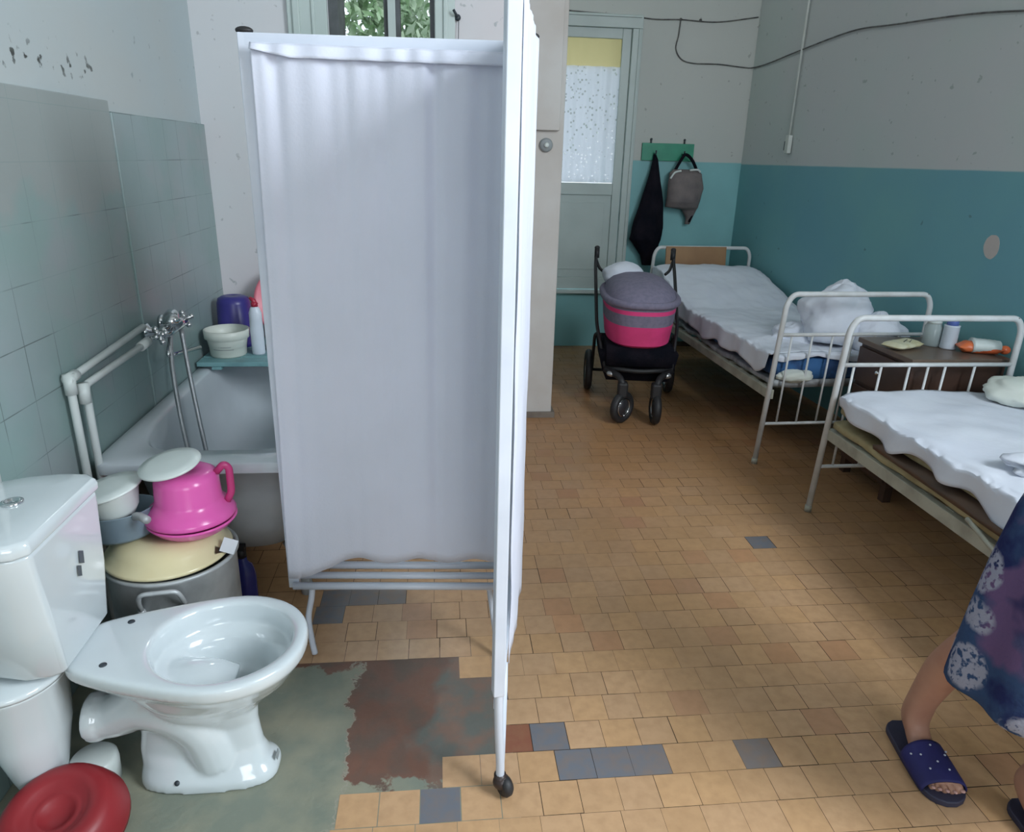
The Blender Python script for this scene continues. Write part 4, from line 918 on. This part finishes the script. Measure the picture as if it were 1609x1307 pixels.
tb([(-.25, .30, .14), (.25, .30, .14)], .010, 'axle'); tb([(-.20, -.24, .31), (0, -.28, .30), (.20, -.24, .31)], .014, 'front_bar', .08)
c = MB(); c.loft([[Vector((x*(.19+.03*j), y, .22+.07*j)) for x, y in ((-1, -.20), (1, -.20), (1, .26), (-1, .26))] for j in range(2)] + [[Vector((x*(.24), y, .40)) for x, y in ((-1, -.22), (1, -.22), (1, .3), (-1, .3))]]); c.build('basket', DARKCLOTH, t)
c = MB(); c.loft([[Vector((x*.20, y, z)) for x, y in ((-1, -.27), (1, -.27), (1, .1), (-1, .1))] for z in (.33, .445)]); c.build('seat_mount', DARKCLOTH, t)
def wheel(x, y, r, wd, turn):
    M4 = Matrix.Translation((x, y, r)) @ Matrix.Rotation(turn, 4, 'Z') @ Matrix.Rotation(PI/2, 4, 'Y')
    c = MB(); n_ = 32; rings = []
    for k in range(n_):
        a = 2*PI*k/n_; rings.append([M4 @ Vector(((r-wd/2+wd/2*math.cos(b2))*math.cos(a), (r-wd/2+wd/2*math.cos(b2))*math.sin(a), wd*.55*math.sin(b2))) for b2 in [2*PI*q/12 for q in range(12)]])
    rings.append(rings[0]); c.loft(rings, False, False); wh = c.build('wheel', BLACK, t)
    c = MB(); rr_ = r-wd*1.02
    for sd in (-1, 1):
        c.tube([M4 @ Vector((rr_*math.cos(2*PI*k/24), rr_*math.sin(2*PI*k/24), sd*wd*.3)) for k in range(25)], .004, 8)
    c.build('rim_ring', CHROME, wh)
    c = MB(); c.lathe([(0, -wd*.4), (rr_, -wd*.3), (rr_, wd*.3), (0, wd*.4)], (0, 0, 0), 24, M4); c.build('hub', mat('dark_hub', (.03, .03, .035), .4), wh)
wheel(-.095, -.365, .10, .045, -.75); wheel(.105, -.36, .10, .045, .05)
for s in (-1, 1): wheel(s*.275, .30, .14, .045, 0)
for s in (-1, 1):
    c = MB(); c.box(s*.10-.03, s*.10+.03, -.40, -.33, .165, .26); c.build('fork', BLACK, t, bevel=.015)
c = MB(); blob(c, 1.215, 4.66, .79, .14, .11, .085, 3.3, .12, flat=False); single(c, 'baby_blanket', SHEET, 'white baby blanket puffed up at the head of the stroller carrycot', 'blanket', (1.215, 4.66, .76))

# ------------------------------------------------------------------ person in the patterned dress
t = thing('person', 'person in a blue floral dress and navy slippers walking at the right edge', 'person', (1.40, 1.25, 0))
O = Vector((1.40, 1.25, 0))
def skin_chain(name, joints, edges, root, m, par, sub=2):
    me = bpy.data.meshes.new(name); me.from_pydata([tuple(Vector(j[0])-O) for j in joints], edges, []); me.materials.append(m)
    o = bpy.data.objects.new(name, me); COL.objects.link(o); o.parent = par
    k = o.modifiers.new('skin', 'SKIN'); k.use_smooth_shade = True
    for i, j in enumerate(joints):
        sv = me.skin_vertices[0].data[i]; sv.radius = j[1] if isinstance(j[1], tuple) else (j[1], j[1]); sv.use_root = (i == root)
    k = o.modifiers.new('sub', 'SUBSURF'); k.levels = sub; k.render_levels = sub; return o
J = [((1.42, 1.16, .88), (.13, .10)), ((1.42, 1.16, 1.05), (.115, .09)), ((1.42, 1.16, 1.22), (.14, .10)), ((1.42, 1.165, 1.34), (.12, .08)), ((1.42, 1.16, 1.42), (.05, .05)), ((1.42, 1.14, 1.47), (.048, .05)),
     ((1.335, 1.19, .82), .085), ((1.315, 1.30, .47), .056), ((1.300, 1.40, .28), .050), ((1.288, 1.45, .085), .033),
     ((1.505, 1.14, .82), .085), ((1.49, 1.10, .47), .056), ((1.455, 1.16, .28), .050), ((1.425, 1.19, .085), .033),
     ((1.25, 1.17, 1.34), .052), ((1.22, 1.20, 1.08), .040), ((1.30, 1.02, .98), .028), ((1.345, .96, .975), (.030, .018)),
     ((1.59, 1.17, 1.34), .052), ((1.62, 1.18, 1.08), .040), ((1.58, 1.00, .98), .028), ((1.545, .94, .975), (.030, .018)),
     ((1.282, 1.395, .045), (.034, .028)), ((1.273, 1.335, .034), (.040, .020)), ((1.266, 1.285, .028), (.042, .015)), ((1.288, 1.462, .045), (.030, .03)),
     ((1.420, 1.13, .045), (.034, .028)), ((1.425, 1.06, .034), (.040, .020)), ((1.428, 1.01, .028), (.042, .015)), ((1.424, 1.215, .045), (.030, .03))]
E_ = [(0, 1), (1, 2), (2, 3), (3, 4), (4, 5), (0, 6), (6, 7), (7, 8), (8, 9), (0, 10), (10, 11), (11, 12), (12, 13), (3, 14), (14, 15), (15, 16), (16, 17), (3, 18), (18, 19), (19, 20), (20, 21), (9, 22), (22, 23), (23, 24), (9, 25), (13, 26), (26, 27), (27, 28), (13, 29)]
# fingers and toes belong to the same skin
def add_chain(start, pts, rs):
    p = start
    for q, r in zip(pts, rs): J.append((q, r)); E_.append((p, len(J)-1)); p = len(J)-1
for hs, hx, hy, hz in ((17, 1.345, .96, .975), (21, 1.545, .94, .975)):
    sg = 1 if hs == 17 else -1
    for i in range(4):
        dz = (.022, .008, -.008, -.022)[i]; ln = (.95, 1.08, 1.0, .8)[i]
        add_chain(hs, [(hx+sg*.030*ln, hy-.028*ln, hz+dz), (hx+sg*.055*ln, hy-.040*ln, hz+dz), (hx+sg*.075*ln, hy-.030*ln, hz+dz-.002)], [.009, .008, .007])
    add_chain(hs-1, [(hx-sg*.005, hy-.0, hz+.035), (hx+sg*.02, hy-.02, hz+.05)], [.011, .009])
for ft, fx, fy in ((24, 1.266, 1.285), (28, 1.428, 1.01)):
    sg = 1 if ft == 24 else -1
    for i in range(5):
        ox = (.030, .011, -.005, -.019, -.031)[i]*sg; ln = (.042, .043, .038, .031, .024)[i]
        add_chain(ft, [(fx+ox, fy-ln*.5, .026), (fx+ox*1.08, fy-ln, .020)], [(.016, .0115, .011, .010, .009)[i], (.015, .011, .010, .0095, .0085)[i]])
bodyo = skin_chain('body', J, E_, 0, SKIN, t)
def head(par):
    c = MB(); hx, hy, hz = 1.42, 1.12, 1.575; rings = []; m_, n_ = 28, 36
    for i in range(m_+1):
        ph = PI*i/m_; ring = []
        for k in range(n_):
            a = 2*PI*k/n_; d = Vector((math.sin(ph)*math.cos(a), math.sin(ph)*math.sin(a), -math.cos(ph)))
            rx, ry, rz = .074, .092, .115
            if d.z < 0: rx *= 1+.28*d.z; ry *= 1+.12*d.z
            p = Vector((d.x*rx, d.y*ry, d.z*rz))
            if d.y < 0:   # face looks towards -Y
                p.y -= .020*math.exp(-(p.x/.011)**2-((p.z+.012)/.022)**2)          # nose
                p.y += .010*math.exp(-((abs(p.x)-.030)/.014)**2-((p.z-.016)/.012)**2)  # eye sockets
                p.y -= .006*math.exp(-(p.x/.022)**2-((p.z+.052)/.009)**2)          # lips
                p.y -= .008*math.exp(-(p.x/.022)**2-((p.z+.088)/.016)**2)          # chin
                p.y -= .005*math.exp(-((abs(p.x)-.028)/.018)**2-((p.z-.032)/.008)**2)
            ring.append(Vector((hx, hy, hz))+p-O)
        rings.append(ring)
    c.loft(rings)
    for s in (-1, 1): c.ell(Vector((hx+s*.076, hy+.008, hz-.004))-O, .010, .020, .032, 14, 10)
    c.tube([Vector((hx, hy+.03, hz-.06))-O, Vector((1.42, 1.15, 1.44))-O], [.05, .052], 20)
    hd = c.build('head', SKIN, par)
    for s in (-1, 1):
        c = MB(); c.ell(Vector((hx+s*.030, hy-.070, hz+.014))-O, .012, .010, .007, 14, 10); e = c.build('eye', STICKER, hd)
        c = MB(); c.ell(Vector((hx+s*.030, hy-.0785, hz+.014))-O, .005, .003, .005, 10, 8); c.build('iris', HAIR, hd)
    c = MB(); c.ell(Vector((hx, hy-.0865, hz-.052))-O, .022, .006, .006, 16, 8); c.build('mouth', mat('lip', (.30, .11, .09), .5), hd)
    c = MB(); rings = []
    for i in range(m_//2+6):
        ph = PI*(m_-i)/m_; ring = []
        for k in range(n_):
            a = 2*PI*k/n_; d = Vector((math.sin(ph)*math.cos(a), math.sin(ph)*math.sin(a), -math.cos(ph)))
            back = .5+.5*d.y; zcut = d.z
            if d.y < -.1: zcut = max(d.z, .48-.1*d.y*0)
            p = Vector((d.x*.083, d.y*.102+.006, zcut*.124 if d.y >= -.1 else zcut*.122))
            if d.y < -.1 and d.z < .48: p.y = min(p.y+.035, .02) if d.y > -.5 else p.y*.55
            ring.append(Vector((hx, hy, hz))+p*(1+.02*nz(a*6, ph, 0, 2))-O)
        rings.append(ring)
    c.loft(rings); c.ell(Vector((hx, hy+.11, hz+.01))-O, .045, .04, .045); c.build('hair', HAIR, par)
head(t)
# dress: bodice and skirt
c = MB(); rings = []; n_ = 72
prof = [(.392, .245, .215, .012, 0), (.40, .25, .22, .012, 0), (.46, .247, .218, .012, 0), (.58, .240, .21, .010, 0), (.70, .230, .20, .008, .0), (.82, .215, .185, .006, .0), (.92, .195, .16, .004, .0), (1.04, .165, .135, .003, 0), (1.14, .175, .14, 0, 0), (1.24, .185, .142, 0, 0), (1.32, .180, .12, 0, 0), (1.375, .145, .095, 0, 0), (1.40, .09, .075, 0, 0)]
prof = interp(prof, 3)
for z, rx, ry, fo, _ in prof:
    cx = 1.400+.02*min(1, max(0, (z-.4)/.5)); cy = 1.165
    rings.append([Vector((cx+math.cos(2*PI*k/n_)*(rx+fo*math.sin(k*2*PI/n_*9+z*2)), cy+math.sin(2*PI*k/n_)*(ry+fo*math.cos(k*2*PI/n_*7)), z+(.012*math.sin(k*2*PI/n_*2+1) if z < .45 else 0)))-O for k in range(n_)])
c.loft(rings, False, False); c.build('dress', DRESS, t, solid=.003)
for s in (-1, 1):
    A_ = Vector((1.42+s*.12, 1.168, 1.345)); B_ = Vector((1.42+s*.205, 1.19, 1.17))
    c = MB(); c.tube([A_-O, A_*.6+B_*.4-O, B_-O], [.075, .07, .062], 20, False); c.build('sleeve', DRESS, t, solid=.003)
# slippers
def slipper(heel, toe, z0, par):
    hx, hy = heel; tx, ty = toe; d = Vector((tx-hx, ty-hy, 0)); Ls = d.length; d.normalize(); nn = Vector((-d.y, d.x, 0))
    def hw(u): return .042+.014*math.sin(min(1, u*1.25)*PI/2) if u < .8 else .056*math.sqrt(max(0, 1-((u-.8)/.2)**2*.95))
    def hwb(u): return hw(u)*(math.sqrt(max(0, 1-((.14-u)/.14)**2*.9)) if u < .14 else 1)
    us = [i/28 for i in range(29)]
    R_ = [Vector((hx, hy, 0))+d*Ls*u+nn*hwb(u) for u in us]; L2 = [Vector((hx, hy, 0))+d*Ls*u-nn*hwb(u) for u in us][::-1]
    ol = R_+L2; c = MB(); c.loft([[p+Vector((0, 0, z0))-O for p in ol], [p+Vector((0, 0, z0+.018))-O for p in ol]]); s_ = c.build('slipper', SLIPSOLE, par, bevel=.004)
    rings = []
    for i in range(15):
        u = .46+.40*i/14; hgt = .058-.026*(i/14); w_ = hwb(u)+.003
        rings.append([Vector((hx, hy, 0))+d*Ls*u+nn*w_*math.cos(PI*k/18)+Vector((0, 0, z0+.012+hgt*math.sin(PI*k/18)**.8))-O for k in range(19)])
    c = MB(); c.loft(rings, False, False, False); upv = c.build('vamp', SLIP, s_, solid=.004)
    for (u, a) in ((.52, 1.5), (.60, 1.0), (.60, 2.1), (.68, 1.55), (.56, 2.5), (.75, 1.2), (.74, 2.0), (.54, .7)):
        i = (u-.46)/.40; hgt = .058-.026*i; w_ = hwb(u)+.006
        p = Vector((hx, hy, 0))+d*Ls*u+nn*w_*math.cos(a)+Vector((0, 0, z0+.0155+hgt*math.sin(a)**.8))-O
        c = MB(); c.ell(p, .003, .003, .0022, 8, 6); c.build('dot', PALEDOT, s_)
slipper((1.290, 1.50), (1.262, 1.222), 0, t)
slipper((1.435, 1.225), (1.432, .945), 0, t)
c = MB()
for ft, fx, fy in ((24, 1.266, 1.285), (28, 1.428, 1.01)):
    sg = 1 if ft == 24 else -1
    for i in range(5):
        ox = (.030, .011, -.005, -.019, -.031)[i]*sg; ln = (.042, .043, .038, .031, .024)[i]
        c.ell(Vector((fx+ox*1.1, fy-ln-.001, .030))-O, .007 if i == 0 else .005, .006, .003, 10, 6)
c.build('toenails', NAIL, t)
